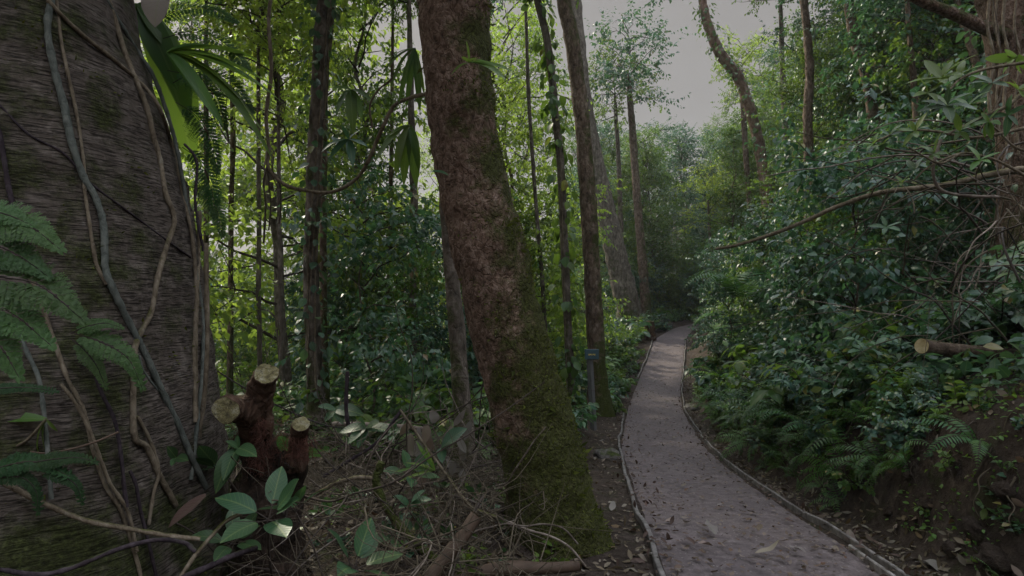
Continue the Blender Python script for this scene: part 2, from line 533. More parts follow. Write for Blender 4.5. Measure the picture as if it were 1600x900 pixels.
# ------------------------------------------------------------------ terrain
_d = np.array([-8, 0, 3.0, 3.5, 4.7, 6.6, 7.9, 9.8, 11.8, 15.0, 16.2, 18.7, 22.5, 25, 27, 28.5])
_lp = [None, None, (1025, 900), (1015, 855), (992, 790), (974, 730), (965, 700), (971, 670), (976, 642), (991, 605), (997, 590), (1010, 562), (1020, 530), (1050, 512), (1085, 504), (1140, 499)]
_rp = [None, None, (1400, 900), (1335, 855), (1230, 790), (1141, 730), (1108, 700), (1087, 670), (1070, 642), (1065, 605), (1067, 590), (1070, 562), (1071, 530), (1086, 514), (1120, 505), (1200, 500)]
_xl, _xr, _z = [-.25, .5], [.85, 1.62], [.3, .24]
for d, l, r in list(zip(_d, _lp, _rp))[2:]:
    a, b = at(*l, d), at(*r, d)
    _xl.append(a[0]); _xr.append(b[0]); _z.append((a[2] + b[2]) / 2)
_yy = np.linspace(-8, 28.5, 740)


def _smooth(a):
    for _ in range(2):
        k = np.exp(-np.linspace(-2, 2, 31) ** 2); k /= k.sum()
        a = np.convolve(np.pad(a, 15, mode="reflect", reflect_type="odd"), k, "valid")
    return a


_XL, _XR, _Z = (_smooth(np.interp(_yy, _d, t)) for t in (_xl, _xr, _z))


def pl(y): return np.interp(y, _yy, _XL)
def pr(y): return np.interp(y, _yy, _XR)
def pz(y): return np.interp(y, _yy, _Z)


def bank_h(y): return np.interp(y, [0, 3, 5, 7, 10, 14, 25], [1.0, .92, .72, .52, .36, .3, .3])


def ground(x, y):
    x, y = np.asarray(x, float), np.asarray(y, float)
    z = pz(y) + 0 * x
    sl, sr = pl(y) - x, x - pr(y)
    inside = np.minimum(-sl, -sr)
    z = z - .035 * sstep(0.02, .12, inside)
    # left: slightly rising litter strip, then falling away into the valley
    z = z + .05 * sstep(.1, .8, sl) - .13 * np.clip(y - 9, 0, 50) * sstep(1.0, 7, sl) - .05 * np.clip(sl - 3, 0, 40)
    # right: cut bank and hillside
    b = sstep(.28, .28 + .18 + .3 * bank_h(y), sr)
    z = z + bank_h(y) * b + .52 * np.clip(sr - .7, 0, 11) + .22 * np.clip(sr - 11.7, 0, 60)
    # rise ahead, beyond the bend
    z = z + .14 * np.clip(y - 28, 0, 60) * sstep(0, 9, x)
    p = np.stack([x, y, 0 * x], -1)
    z = z + .05 * fbm(p * .9, 3, 3) * sstep(.1, .7, np.maximum(sl, sr)) + .03 * fbm(p * 5, 5, 3) * sstep(.2, .5, np.maximum(sl, sr)) * (1 - sstep(20, 40, y))
    z = z + .2 * fbm(np.stack([x * 2.6, y * 2.6, z * 2], -1), 9, 5) * b * (1 - b) * 4 * bank_h(y)
    return z


def seg(*a):
    return np.concatenate([np.arange(*t) for t in a])


xs = seg((-150, -60, 15), (-60, -16, 4), (-16, -5, .7), (-5, -1, .16), (-1, 6, .05), (6, 14, .2), (14, 40, 2), (40, 151, 15))
ys = seg((-60, -8, 8), (-8, 1.5, .5), (1.5, 9, .05), (9, 14, .1), (14, 30, .25), (30, 70, 2.5), (70, 190, 15))
X, Y = np.meshgrid(xs, ys)
Z = ground(X, Y)
mb = MB()
nx, ny = len(xs), len(ys)
idx = np.arange(nx * ny).reshape(ny, nx)
mb.add(np.stack([X, Y, Z], -1).reshape(-1, 3), np.stack([idx[:-1, :-1], idx[:-1, 1:], idx[1:, 1:], idx[1:, :-1]], -1).reshape(-1, 4))
tag(mb.build("ground", M["soil"]), kind="structure")

py_ = np.concatenate([np.arange(-6, 12, .06), np.arange(12, 28.5, .15)])
c = np.linspace(0, 1, 25)
PX = pl(py_)[:, None] * (1 - c) + pr(py_)[:, None] * c
PY = np.repeat(py_[:, None], 25, 1)
PZ = pz(PY) - .035 * (2 * np.abs(c - .5)[None, :]) ** 10 + .006 * fbm(np.stack([PX * 3, PY * 3, 0 * PX], -1), 2, 4) - .02 * np.cos((c - .5) * 3)[None, :] + .012
idx = np.arange(PX.size).reshape(PX.shape)
mb = MB()
mb.add(np.stack([PX, PY, PZ], -1).reshape(-1, 3), np.stack([idx[:-1, :-1], idx[:-1, 1:], idx[1:, 1:], idx[1:, :-1]], -1).reshape(-1, 4))
tag(mb.build("path", M["path"]), kind="structure")


def hit_ground(px, py, dmax=80):
    r = ray(px, py)
    r = r / r[1]
    d = np.arange(1.5, dmax, .02)
    P = np.array([0, 0, HC]) + r[None] * d[:, None]
    g = ground(P[:, 0], P[:, 1])
    k = np.argmax(P[:, 2] < g)
    return P[k] if P[k, 2] < g[k] else P[-1]


# edging boards
def edging(name, label, ya, yb, side, off=0.0, w=.03, h=.07, lift=.045):
    y = np.arange(ya, yb, .12)
    x = (pl(y) if side < 0 else pr(y)) + off + .018 * fbm(np.stack([y * 1.6, 0 * y, 0 * y], -1), 4, 2)
    z = pz(y) + lift + .008 * fbm(np.stack([y * 2, 0 * y + 3, 0 * y], -1), 6, 2)
    P = np.stack([x, y, z], -1)
    T = norm(np.gradient(P, axis=0))
    S = norm(np.cross(T, UP))
    b = .005
    prof = [(-w / 2, -h), (-w / 2, -b), (-w / 2 + b, 0), (w / 2 - b, 0), (w / 2, -b), (w / 2, -h)]
    V = np.stack([P + S * a + UP * c for a, c in prof], 1)
    k = len(prof)
    idx = np.arange(len(y) * k).reshape(len(y), k)
    mb = MB()
    mb.add(V.reshape(-1, 3), np.stack([idx[:-1], np.roll(idx[:-1], -1, 1), np.roll(idx[1:], -1, 1), idx[1:]], -1).reshape(-1, 4)[:, ::-1])
    for e, rv in ((0, 1), (len(y) - 1, -1)):
        qq = [[0, 1, 4, 5], [1, 2, 3, 4]]
        mb.add(V[e], [q[::rv] for q in qq])
    return tag(mb.build(name, M["board"], smooth=False), label, "path edging", "timber boards edging the path")


edging("edging_board", "pale timber board edging the left of the path beside the mossy leaning tree", -4, 11.4, -1)
edging("edging_board", "short timber board edging the left of the path before the small stump", 16.0, 22.3, -1)
edging("edging_board", "long pale timber board curving along the path below the earth bank", -4, 22.8, 1, w=.022)
edging("edging_board", "short second timber board lying against the inner side of the right edging", 1.2, 3.55, 1, -.05, w=.022, lift=.03)

# ------------------------------------------------------------------ generic plants (prototypes copied about)
ALL = []           # (object, look, cat, group, pool) for the labels written at the end


def copy_tree(o, loc=None, rz=None, s=None):
    r = o.copy(); COL.objects.link(r)
    for ch in o.children:
        c = ch.copy(); COL.objects.link(c); c.parent = r
        for g in ch.children:
            d = g.copy(); COL.objects.link(d); d.parent = c
    return r


class Proto:
    def __init__(s, root, h):
        s.root, s.h, s.used = root, h, False

    def place(s, loc, rz, sc_, look, cat, group, tilt=(0, 0), leafmat=None):
        o = s.root if not s.used else copy_tree(s.root)
        s.used = True
        o.location = loc
        o.rotation_euler = (tilt[0], tilt[1], rz)
        o.scale = (sc_, sc_, sc_) if np.ndim(sc_) == 0 else sc_
        tag(o, None, cat, group)
        o["label"] = look
        ALL.append((o, look, cat, group))
        if leafmat is not None:
            for ch in list(o.children) + [o]:
                if ch.type == "MESH":
                    for sl in ch.material_slots:
                        if sl.material and sl.material.name.startswith(("leaf", "fern")):
                            sl.link = "OBJECT"; sl.material = leafmat
        return o


def crown_mesh(h, cb, Rr, nl, L, seed, lm, droopy=.3, twk=9, Wr=.3, dens=1.0, top=.75):
    """limbs (slot 1) and leafy twigs (slot 0) of a crown between heights cb and h, round the axis"""
    global rng
    keep, rng = rng, np.random.default_rng(seed)
    mb = MB()
    st, di, le = [], [], []

    def spray(p, ax, n, spread):
        for _ in range(n):
            st.append(p + rng.normal(0, spread, 3) * np.array([1, 1, .6]))
            di.append(norm(ax * rng.uniform(0, .9) + rng.normal(0, .6, 3) * np.array([1, 1, .6])))
            le.append(rng.uniform(.3, .75))

    for i in range(nl):
        t = (i + rng.uniform(0, 1)) / nl
        z0 = cb + (h - cb) * t
        az = i * 2.4 + rng.uniform(-.7, .7)
        ln = Rr * (1 - (1 - top) * t ** 2) * rng.uniform(.45, 1.2)
        el = rng.uniform(-.05, .55) + .55 * t
        d = np.array([math.cos(az) * math.cos(el), math.sin(az) * math.cos(el), math.sin(el)])
        pts = [np.array([0, 0, z0])]
        for k in range(6):
            d = norm(d + rng.normal(0, .2, 3) - UP * .05)
            pts.append(pts[-1] + d * ln / 6)
        pts = np.array(pts)
        r0 = .008 + .009 * ln
        tube(mb, pts, np.linspace(r0, .005, len(pts)), 5, 1, cap=False)
        spray(pts[-1], d, int(5 * dens), .2)
        for k in range(int(ln * 2.2)):
            a = rng.integers(2, 6)
            dd = norm(norm(pts[a + 1] - pts[a]) * .5 + rng.normal(0, .7, 3) * np.array([1, 1, .6]) + UP * .1)
            l2 = ln * rng.uniform(.18, .42)
            q = [pts[a], pts[a] + dd * l2 * .5 + rng.normal(0, .05, 3), pts[a] + dd * l2]
            tube(mb, q, [r0 * .45, r0 * .3, .004], 4, 1, cap=False)
            spray(q[2], dd, int(6 * dens), .16 + .05 * Rr)
            spray(q[1], dd, int(2 * dens), .15)
    st, di, le = np.array(st), np.array(di), np.array(le)
    twig_leaves(mb, st, di, le, twk, L, Wr, DIA, 0, droop=droopy, down=.55, jit=.4)
    me = mb.mesh("crown", [lm, M["limb"]])
    rng = keep
    return me


def tree_proto(name, h, cb, Rr, nl, L, seed, lm, bark, r0=None, **k):
    global rng
    root = thing(name, "x", "tree")
    g = np.random.default_rng(seed + 500)
    pts = [np.array([0, 0, -.4])]
    for i in range(1, 12):
        pts.append(np.array([g.normal(0, .012 * h) * (i > 1), g.normal(0, .012 * h) * (i > 1), -.4 + (h + .2) * i / 11]))
    pts = catmull(pts, 4)
    r0 = r0 or (.035 + .005 * h)
    rad = r0 * (1 - .85 * np.linspace(0, 1, len(pts)) ** 1.2) + r0 * .5 * np.exp(-np.linspace(0, h, len(pts)) / .4)
    mb = MB(); tube(mb, pts, rad, 10, 0, .12, 3, seed)
    mb.build("trunk", M[bark], root)
    o = bpy.data.objects.new("crown", crown_mesh(h, cb, Rr, nl, L, seed, lm, **k)); COL.objects.link(o); o.parent = root
    return Proto(root, h)


def shrub_proto(name, h, ns, L, Wr, seed, lm, shape=OVAL, per=13, side=3, tilt=.75, down=.35):
    global rng
    keep, rng = rng, np.random.default_rng(seed)
    root = thing(name, "x", "shrub")
    mb, ml = MB(), MB()
    st, di, le = [], [], []
    for i in range(ns):
        az = i * 2.4 + rng.uniform(-.4, .4)
        tl = rng.uniform(.1, tilt)
        ln = h * rng.uniform(.6, 1.1)
        d = np.array([math.cos(az) * math.sin(tl), math.sin(az) * math.sin(tl), math.cos(tl)])
        pts = [np.array([rng.normal(0, .05), rng.normal(0, .05), -.06])]
        for k in range(6):
            d = norm(d + rng.normal(0, .12, 3) - UP * .05 * k + np.array([math.cos(az), math.sin(az), 0]) * .05)
            pts.append(pts[-1] + d * ln / 6)
        pts = np.array(pts)
        tube(mb, pts, np.linspace(.012 * h ** .5, .004, 7), 5, 0, cap=False)
        st.append(pts[4]); di.append(norm(pts[6] - pts[4])); le.append(np.linalg.norm(pts[6] - pts[4]) * 1.1)
        for k in range(side):
            a = rng.integers(1, 6)
            dd = norm((pts[a + 1] - pts[a]) * 3 / ln + rng.normal(0, .6, 3) * np.array([1, 1, .5]) + np.array([math.cos(az), math.sin(az), .1]) * .4)
            l2 = ln * rng.uniform(.25, .45)
            st.append(pts[a]); di.append(dd); le.append(l2)
            tube(mb, [pts[a], pts[a] + dd * l2 * .5, pts[a] + dd * l2], [.005, .004, .002], 4, 0, cap=False)
    twig_leaves(ml, np.array(st), np.array(di), np.array(le), per, L, Wr, shape, 0, down=down, fold=.22, droop=.3)
    mb.build("stem", M["twig"], root)
    ml.build("foliage", lm, root)
    rng = keep
    return Proto(root, h)


def frond(mb, pts, npin, Lp, Wp, lacy=0, mat=0, sag=.25, taper=True, shape=LANCE, stemmat=1, r=.004, face=None):
    """one fern or palm frond along a rachis polyline; lacy>0 divides every pinna again"""
    P = catmull(pts, 6)
    tube(mb, P, np.linspace(r, r * .3, len(P)), 5, stemmat, cap=False)
    L = np.concatenate([[0], np.cumsum(np.linalg.norm(np.diff(P, axis=0), axis=1))])
    tt = np.linspace(.14, .98, npin)
    B = np.stack([np.interp(tt * L[-1], L, P[:, k]) for k in range(3)], -1)
    G = np.stack([np.interp(tt * L[-1], L, np.gradient(P[:, k])) for k in range(3)], -1)
    T = norm(G)
    N = norm(np.cross(norm(np.cross(T, (UP if face is None else np.array(face)) + 1e-3)), T))
    S = np.cross(T, N)
    prof = np.sin(np.clip(tt * 1.02, 0, 1) ** .75 * math.pi * .96 + .06) if taper else np.ones(npin)
    prof = np.clip(np.minimum(1, (1.04 - tt) * 1.25) * np.minimum(1, tt * 3.2) if lacy else prof, .1, 1)
    for sg in (1, -1):
        D = norm(S * sg + T * .45 - UP * sag * .5 + rng.normal(0, .06, (npin, 3)))
        if not lacy:
            add_leaves(mb, B, D, N + rng.normal(0, .12, (npin, 3)), Lp * prof, Wp * (prof ** .5), shape, mat, fold=.15, droop=sag)
        else:
            m = lacy
            u = np.linspace(.1, .97, m)
            Pl = Lp * prof
            BB = B[:, None] + D[:, None] * (Pl[:, None] * u[None])[..., None] - UP * (sag * .6 * Pl[:, None] * u[None] ** 2)[..., None]
            SS = np.cross(D, N)
            sub = np.clip(1 - u, .12, 1)[None] ** .7 * (L[-1] / npin) * .95 * np.ones((npin, 1))
            for s2 in (1, -1):
                DD = norm(SS[:, None] * s2 + D[:, None] * .7 + rng.normal(0, .12, (npin, m, 3)))
                NN = np.repeat(N[:, None], m, 1) + rng.normal(0, .2, (npin, m, 3))
                add_leaves(mb, BB.reshape(-1, 3), DD.reshape(-1, 3), NN.reshape(-1, 3), sub.ravel() + .004, (sub * .2).ravel() + .0006, DIA, mat, fold=.1, droop=.15)


def fern_proto(name, n, ln, npin, Lp, Wp, seed, lm, arch=.9, cat="fern", shape=LANCE, rise=.9):
    global rng
    keep, rng = rng, np.random.default_rng(seed)
    root = thing(name, "x", cat)
    for i in range(n):
        az = i * 2.4 + rng.uniform(-.3, .3)
        l = ln * rng.uniform(.7, 1.1)
        e = rng.uniform(.5, 1.0) * rise
        h = np.array([math.cos(az), math.sin(az), 0])
        pts = [np.zeros(3), h * l * .22 + UP * l * .38 * e, h * l * .55 + UP * l * .52 * e, h * l * .85 + UP * l * (.52 * e - .12 * arch), h * l * 1.02 + UP * l * (.5 * e - .32 * arch)]
        mb = MB()
        frond(mb, pts, npin, Lp * l / ln, Wp, 0, shape=shape)
        mb.build("frond", [lm, M["twig"]], root)
    rng = keep
    return Proto(root, ln * .6)


def seedling_proto(name, n, h, L, Wr, seed, lm):
    global rng
    keep, rng = rng, np.random.default_rng(seed)
    mb = MB()
    for i in range(n):
        az = rng.uniform(0, 6.28); tl = rng.uniform(0, .9)
        d = np.array([math.cos(az) * math.sin(tl), math.sin(az) * math.sin(tl), math.cos(tl)])
        l = h * rng.uniform(.5, 1.1)
        b = np.array([rng.normal(0, .03), rng.normal(0, .03), -.02])
        tube(mb, [b, b + d * l * .5, b + d * l + UP * l * .1], [.003, .0025, .0015], 4, 1, cap=False)
        twig_leaves(mb, b[None] + d * l * .2, d[None], np.array([l * .85]), 7, L, Wr, OVAL, 0, down=.1, droop=.35)
    o = mb.build(name, [lm, M["twig"]])
    rng = keep
    return Proto(o, h)


# ------------------------------------------------------------------ trees with their own trunks in the picture
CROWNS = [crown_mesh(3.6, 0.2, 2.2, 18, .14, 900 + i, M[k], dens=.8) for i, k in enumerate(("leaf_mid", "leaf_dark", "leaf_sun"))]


def named_tree(label, bark, d, pts, crown=0, sides=14, nz=.12, nsc=5, name="tree", seed=1, top=9.0, cs=1.0, group=None, flare=1.3, to_ground=True, res=10):
    """pts: (px, py, width px) from top to bottom at depth d (or (px,py,w,d))"""
    W = []
    for p in pts:
        dd = p[3] if len(p) > 3 else d
        W.append((*at(p[0], p[1], dd), p[2] * dd / F / 2))
    W = np.array(W)[::-1]
    g = float(ground(W[0, 0], W[0, 1]))
    if to_ground and W[0, 2] > g + .1:
        ln = W[0, 2] - g
        dirn = (W[0, :3] - W[1, :3]); dirn = dirn / abs(dirn[2])
        n0 = np.append(W[0, :3] + np.array([dirn[0] * .4, dirn[1] * .4, -1]) * ln, W[0, 3] * 1.15)
        W = np.vstack([n0, W])
    W[0, 3] *= flare
    W[0, 2] -= .12
    base = W[0, :3].copy()
    # upward out of the frame to the crown
    dirn = norm(W[-1, :3] - W[-2, :3])
    z1 = max(top, W[-1, 2] + 1.0)
    e = W[-1, :3] + (dirn * .5 + UP * .5) * (z1 - W[-1, 2]) / max((dirn * .5 + UP * .5)[2], .2)
    mid = (W[-1, :3] + e) / 2
    W = np.vstack([W, np.append(mid, W[-1, 3] * .85), np.append(e, W[-1, 3] * .5)])
    P = catmull(W, res)
    root = thing(name, label, "tree", base, group=group)
    mb = MB()
    tube(mb, P[:, :3] - base, P[:, 3], sides, 0, nz, nsc, seed)
    tr = mb.build("trunk", M[bark], root)
    if crown is not None:
        o = bpy.data.objects.new("crown", CROWNS[crown]); COL.objects.link(o); o.parent = root
        o.location = Vector(e - base) - Vector((0, 0, 1.6 * cs)); o.rotation_euler = (0, 0, seed * 1.3); o.scale = (cs, cs, cs)
    return root, tr, P


def climber(P, label, n, L, seed, lm, r=.12, name="climbing_plant", z0=0, z1=9, shape=OVAL, sag=.5, group=None):
    """leafy climber up a trunk polyline P (x,y,z,r)"""
    global rng
    keep, rng = rng, np.random.default_rng(seed)
    P = P[(P[:, 2] > z0) & (P[:, 2] < z1)]
    k = rng.integers(0, len(P) - 1, n); u = rng.uniform(0, 1, n)[:, None]
    C = P[k] * (1 - u) + P[k + 1] * u
    az = rng.uniform(0, 2 * np.pi, n)
    O = np.stack([np.cos(az), np.sin(az), rng.uniform(-.3, .3, n)], -1)
    keepm = vnoise(np.stack([C[:, 2] * 1.5, np.cos(az) * 1.2, np.sin(az) * 1.2], -1), seed) > -.25
    C, O, az = C[keepm], O[keepm], az[keepm]
    n = len(C)
    B = C[:, :3] + O * C[:, 3:4] * 1.02 + O * rng.uniform(0, r, (n, 1))
    D = O * .7 - UP * sag + rng.normal(0, .35, (n, 3))
    base = P[0, :3]
    root = thing(name, label, "climbing plant", base, group=group)
    ml = MB()
    LL = L * rng.uniform(.5, 1.2, n)
    add_leaves(ml, B - base, D, UP * .6 + O * .7 + rng.normal(0, .3, (n, 3)), LL, LL * .36, shape, 0, fold=.2, droop=.3)
    ml.build("foliage", lm, root)
    ms = MB()
    for j in range(3):
        a0 = rng.uniform(0, 6.28)
        aa = a0 + np.linspace(0, rng.uniform(1.5, 4), len(P))
        O2 = np.stack([np.cos(aa), np.sin(aa), 0 * aa], -1)
        tube(ms, P[:, :3] + O2 * (P[:, 3:4] + .008) - base, .008, 5, 0, cap=False)
    ms.build("stem", M["vine_brown"], root)
    rng = keep
    return root


# --- the leaning tree in the middle
pts = [(707, -60, 114), (710, 0, 113), (714, 100, 107), (720, 160, 106), (728, 230, 106), (744, 310, 110), (768, 400, 114), (787, 490, 114), (804, 550, 116), (818, 600, 118), (829, 640, 122), (847, 720, 126), (860, 790, 134), (872, 850, 146), (880, 890, 165)]
D0 = 3.55
lean_root, lean_tr, LP = named_tree("thick reddish brown leaning tree with green moss on its right side", "bark_red", D0, pts, crown=0, sides=120, nz=.06, nsc=9, name="mossy_tree", seed=3, top=8.5, flare=1.15, to_ground=False, cs=.9, res=22)


def finer(o, rings_amp):
    pass


def surface(o):
    me = o.data
    mw = Matrix.Translation(o.parent.location) if o.parent else Matrix()
    V = [mw @ v.co for v in me.vertices]
    return BVHTree.FromPolygons(V, [tuple(p.vertices) for p in me.polygons])


lean_bvh = surface(lean_tr)


def moss_on(o, root, n, Ls, seed, maskf, name="moss", lm="moss"):
    """short moss fronds growing on the faces of a trunk"""
    g = np.random.default_rng(seed)
    me = o.data
    nv = len(me.vertices); co = np.zeros(nv * 3); me.vertices.foreach_get("co", co); co = co.reshape(-1, 3)
    no = np.zeros(nv * 3); me.vertex_normals.foreach_get("vector", no) if hasattr(me, "vertex_normals") else None
    no = no.reshape(-1, 3)
    Q = np.zeros(len(me.polygons) * 4, np.int32); me.loops.foreach_get("vertex_index", Q); Q = Q.reshape(-1, 4)
    a = np.linalg.norm(np.cross(co[Q[:, 2]] - co[Q[:, 0]], co[Q[:, 3]] - co[Q[:, 1]]), axis=1)
    f = g.choice(len(Q), n, p=a / a.sum())
    w = g.dirichlet([1, 1, 1, 1], n)
    P = np.einsum("nk,nkd->nd", w, co[Q[f]]); NN = norm(np.einsum("nk,nkd->nd", w, no[Q[f]]))
    k = maskf(P, NN) > g.uniform(0, 1, n)
    P, NN = P[k], NN[k]
    D = NN + g.normal(0, .6, P.shape) + UP * .1
    mb = MB()
    L = g.uniform(.4, 1.3, len(P)) * Ls
    add_leaves(mb, P - NN * .003, D, g.normal(0, 1, P.shape), L, L * .2, DIA, 0, fold=.2, droop=.4)
    return mb.build(name, M[lm], root)


def lean_mask(P, NN):
    side = NN[:, 0] * .36 + NN[:, 2] * .2
    low = 1 - sstep(.2, 2.0, P[:, 2])
    v = side + low * .62 + fbm(P * 3.0, 21, 5) * 1.1 + .12
    return np.clip(sstep(.2, .7, v), 0, 1)


me = lean_tr.data
for v in me.vertices:                                   # roots spreading into the soil
    hgt = max(v.co.z - .05, 0)
    if hgt < 1.2:
        ax = np.array([np.interp(v.co.z, LP[:, 2] - lean_root.location.z, LP[:, 0] - lean_root.location.x), np.interp(v.co.z, LP[:, 2] - lean_root.location.z, LP[:, 1] - lean_root.location.y)])
        ang = math.atan2(v.co.y - ax[1], v.co.x - ax[0])
        k_ = 1 + math.exp(-hgt / .22) * (.16 + .22 * math.cos(ang * 4 + 1.1) + .1 * math.cos(ang * 7 + .4))
        v.co.x = ax[0] + (v.co.x - ax[0]) * k_; v.co.y = ax[1] + (v.co.y - ax[1]) * k_
me.update()
moss_on(lean_tr, lean_root, 34000, .02, 5, lean_mask)
moss_on(lean_tr, lean_root, 5000, .045, 15, lambda P, NN: lean_mask(P, NN) * sstep(.0, .5, fbm(P * 7, 77, 3)), name="moss_clumps")
# loose flakes of bark
flk = moss_on(lean_tr, lean_root, 22000, .0075, 6, lambda P, NN: np.clip(.9 - lean_mask(P, NN), 0, 1) * (P[:, 2] < 4.2), name="bark_flakes", lm="dead_leaf")
flk.data.materials.clear(); flk.data.materials.append(M["bark_red"])

# --- the giant tree on the left
pts = []
GD = 3.15
gx = [(-500, 24, .62), (-140, 10, .62), (0, -20, .66), (150, 12, .68), (270, 40, .72), (400, 40, .80), (500, 38, .86), (600, 40, .92), (700, 45, .98), (800, 45, 1.05), (900, 42, 1.15)]
redge = [(-500, 130), (-140, 180), (0, 207), (130, 240), (270, 287), (400, 312), (500, 325), (600, 340), (700, 352), (800, 362), (900, 380)]
W = []
for py, ex in redge:
    e = at(ex, py, GD)
    r = float(np.interp(py, [g[0] for g in gx], [g[2] for g in gx]))
    # silhouette edge of a round trunk: centre lies left of the edge ray
    ang = math.atan2(e[0], GD)
    c = np.array([e[0] - r * math.cos(ang) * 1.0, GD + r * math.sin(ang), e[2]])
    W.append((*c, r))
W = np.array(W)[::-1]
W = np.vstack([W[0] + np.array([0, 0, -.7, .15]), W])
ext = W[-1].copy(); ext[2] += 4; ext[0] -= .6; ext[3] *= .8
W = np.vstack([W, ext])
P = catmull(W, 62)
gbase = P[0, :3].copy()
groot = thing("giant_tree", "huge grey vine-draped tree trunk filling the picture's left edge", "tree", gbase)
mb = MB()
n, sd = len(P), 200
a = np.linspace(0, 2 * np.pi, sd, endpoint=False)
hz = (P[:, 2] - P[0, 2])[:, None]
low = np.exp(-np.clip(hz - .6, 0, 9) / 1.1)
fl = (.05 + .16 * low) * (np.cos(a * 5 + .9 + hz * .25) * .6 + np.cos(a * 3 + 2.2 - hz * .1) * .5)
keep_edge = sstep(.55, 1.2, np.abs((a - .45 + np.pi) % (2 * np.pi) - np.pi))[None, :]
rr = P[:, 3:4] * (1 + fl * keep_edge)
Q3 = np.stack([np.cos(a)[None] * rr, np.sin(a)[None] * rr, np.repeat(P[:, 2:3], sd, 1)], -1)
rr = rr + .022 * fbm(Q3 * 3.0, 31, 4) + .008 * fbm(Q3 * 9.0, 33, 3) + .002 * fbm(Q3 * np.array([6, 6, 45]), 35, 2)
V = np.stack([P[:, 0:1] + np.cos(a)[None] * rr, P[:, 1:2] + np.sin(a)[None] * rr, np.repeat(P[:, 2:3], sd, 1)], -1) - gbase
idx = np.arange(n * sd).reshape(n, sd)
mb.add(V.reshape(-1, 3), np.stack([idx[:-1], np.roll(idx[:-1], -1, 1), np.roll(idx[1:], -1, 1), idx[1:]], -1).reshape(-1, 4))
gtr = mb.build("trunk", M["bark_giant"], groot)
o = bpy.data.objects.new("crown", CROWNS[1]); COL.objects.link(o); o.parent = groot
o.location = Vector(P[-1, :3] - gbase) + Vector((-.3, 0, .5)); o.scale = (1.3, 1.3, 1.3)
for (cx, cy_, cz, k_) in ((-2.6, 2.2, 5.0, 0), (-1.2, 1.2, 5.6, 1), (-3.6, 3.6, 5.4, 1), (-1.4, 3.2, 6.0, 0), (-2.2, .2, 5.0, 1), (-.7, 4.8, 6.4, 0), (-.2, 3.2, 7.2, 1), (-4.9, 6.8, 6.6, 0), (-3.4, 5.2, 6.2, 1)):  # unseen crowns added overhead to shade the left foreground and stop sun flecks
    o = bpy.data.objects.new("crown", CROWNS[k_]); COL.objects.link(o); o.parent = groot
    o.location = Vector((cx, cy_, cz)) - Vector(gbase); o.scale = (1.1, 1.1, 1.0); o.rotation_euler = (0, 0, cx * 3)
gbvh = surface(gtr)
moss_on(gtr, groot, 16000, .022, 8, lambda P_, NN: np.clip(sstep(.15, .6, fbm(P_ * 3.2, 41, 4) + .55 * (1 - sstep(.5, 2.4, P_[:, 2])) - .1), 0, 1) * (P_[:, 2] < 4.5))


def on_surface(bvh, px, py, r, last):
    d = Vector(ray(px, py)).normalized()
    h = bvh.ray_cast(Vector((0, 0, HC)), d)
    if h[0] is not None:
        return np.array(h[0] - d * r * 1.1), h[0].y
    return at(px, py, last), last


def vine(label, pts, w, mat, bvh=gbvh, d=None, taper=1.0, name="hanging_vine", group="vines on the giant trunk", out=0.0, cat="vine", knob=.12, sides=9):
    W, last = [], d or 2.6
    if d is None:
        for p in pts:
            q, l = on_surface(bvh, p[0], p[1], .01, -1)
            if l > 0:
                last = l; break
    for p in pts:
        if d is None:
            r = w * last / F / 2
            q, last2 = on_surface(bvh, p[0], p[1], r + out, last)
            if abs(last2 - last) < .8: last = last2
            else: q = at(p[0], p[1], last)
        else:
            q = at(p[0], p[1], p[2] if len(p) > 2 else d)
        W.append(q)
    P = catmull(W, 9)
    dd = np.mean([q[1] for q in W])
    s = np.linspace(0, 1, len(P))
    rad = w * dd / F / 2 * (taper + (1 - taper) * s) * (1 + knob * (np.sin(np.arange(len(P)) * 1.3) > .85) + .1 * vnoise(np.stack([s * 20, s * 0, s * 0], -1), 3))
    mb = MB()
    b = P[0].copy()
    tube(mb, P - b, rad, sides, 0, .16, 38, 2)
    return tag(mb.build(name, M[mat], loc=b), label, cat, group)


vine("thick grey-green vine snaking from the top down the middle of the giant trunk", [(80, -30), (80, 0), (74, 40), (82, 95), (100, 165), (112, 222), (130, 275), (150, 310), (162, 355), (165, 420), (178, 455), (205, 510), (230, 560), (260, 625), (285, 680), (302, 720), (322, 762)], 9.5, "vine_grey")
vine("slender brown vine running just right of the thick grey-green one", [(86, -20), (95, 60), (105, 110), (120, 180), (130, 250), (133, 300), (140, 350), (150, 410), (166, 445)], 5, "vine_brown")
vine("brown vine crossing the giant trunk diagonally from upper left to its right edge", [(70, -10), (83, 10), (130, 55), (180, 95), (225, 135), (250, 170), (268, 225), (282, 290), (300, 370), (306, 450), (303, 550), (305, 660)], 6, "vine_brown", out=.01)
vine("long mossy brown vine looping down the right half of the giant trunk", [(160, -30), (170, 0), (185, 50), (200, 95), (215, 130), (230, 170), (240, 215), (250, 250), (258, 300), (270, 330), (272, 350), (262, 380), (250, 420), (243, 450), (235, 490), (220, 520), (211, 545), (208, 600), (210, 680), (230, 700), (250, 745), (275, 790)], 8, "vine_brown")
vine("greyish vine hugging the right edge of the giant trunk from the top", [(155, -20), (190, 40), (215, 80), (240, 120), (262, 180), (278, 240), (293, 330), (306, 430), (311, 450), (318, 520), (315, 600), (306, 680), (298, 750)], 6, "vine_grey")
vine("thin dark vine slanting across the giant trunk below the diagonal brown one", [(-20, 150), (0, 165), (45, 210), (100, 240), (140, 285), (200, 330), (260, 375), (298, 402)], 3.2, "vine_dark")
vine("dark purplish vine at the left border of the giant trunk", [(-10, 190), (0, 212), (8, 260), (15, 300), (25, 335), (40, 380)], 7, "vine_dark")
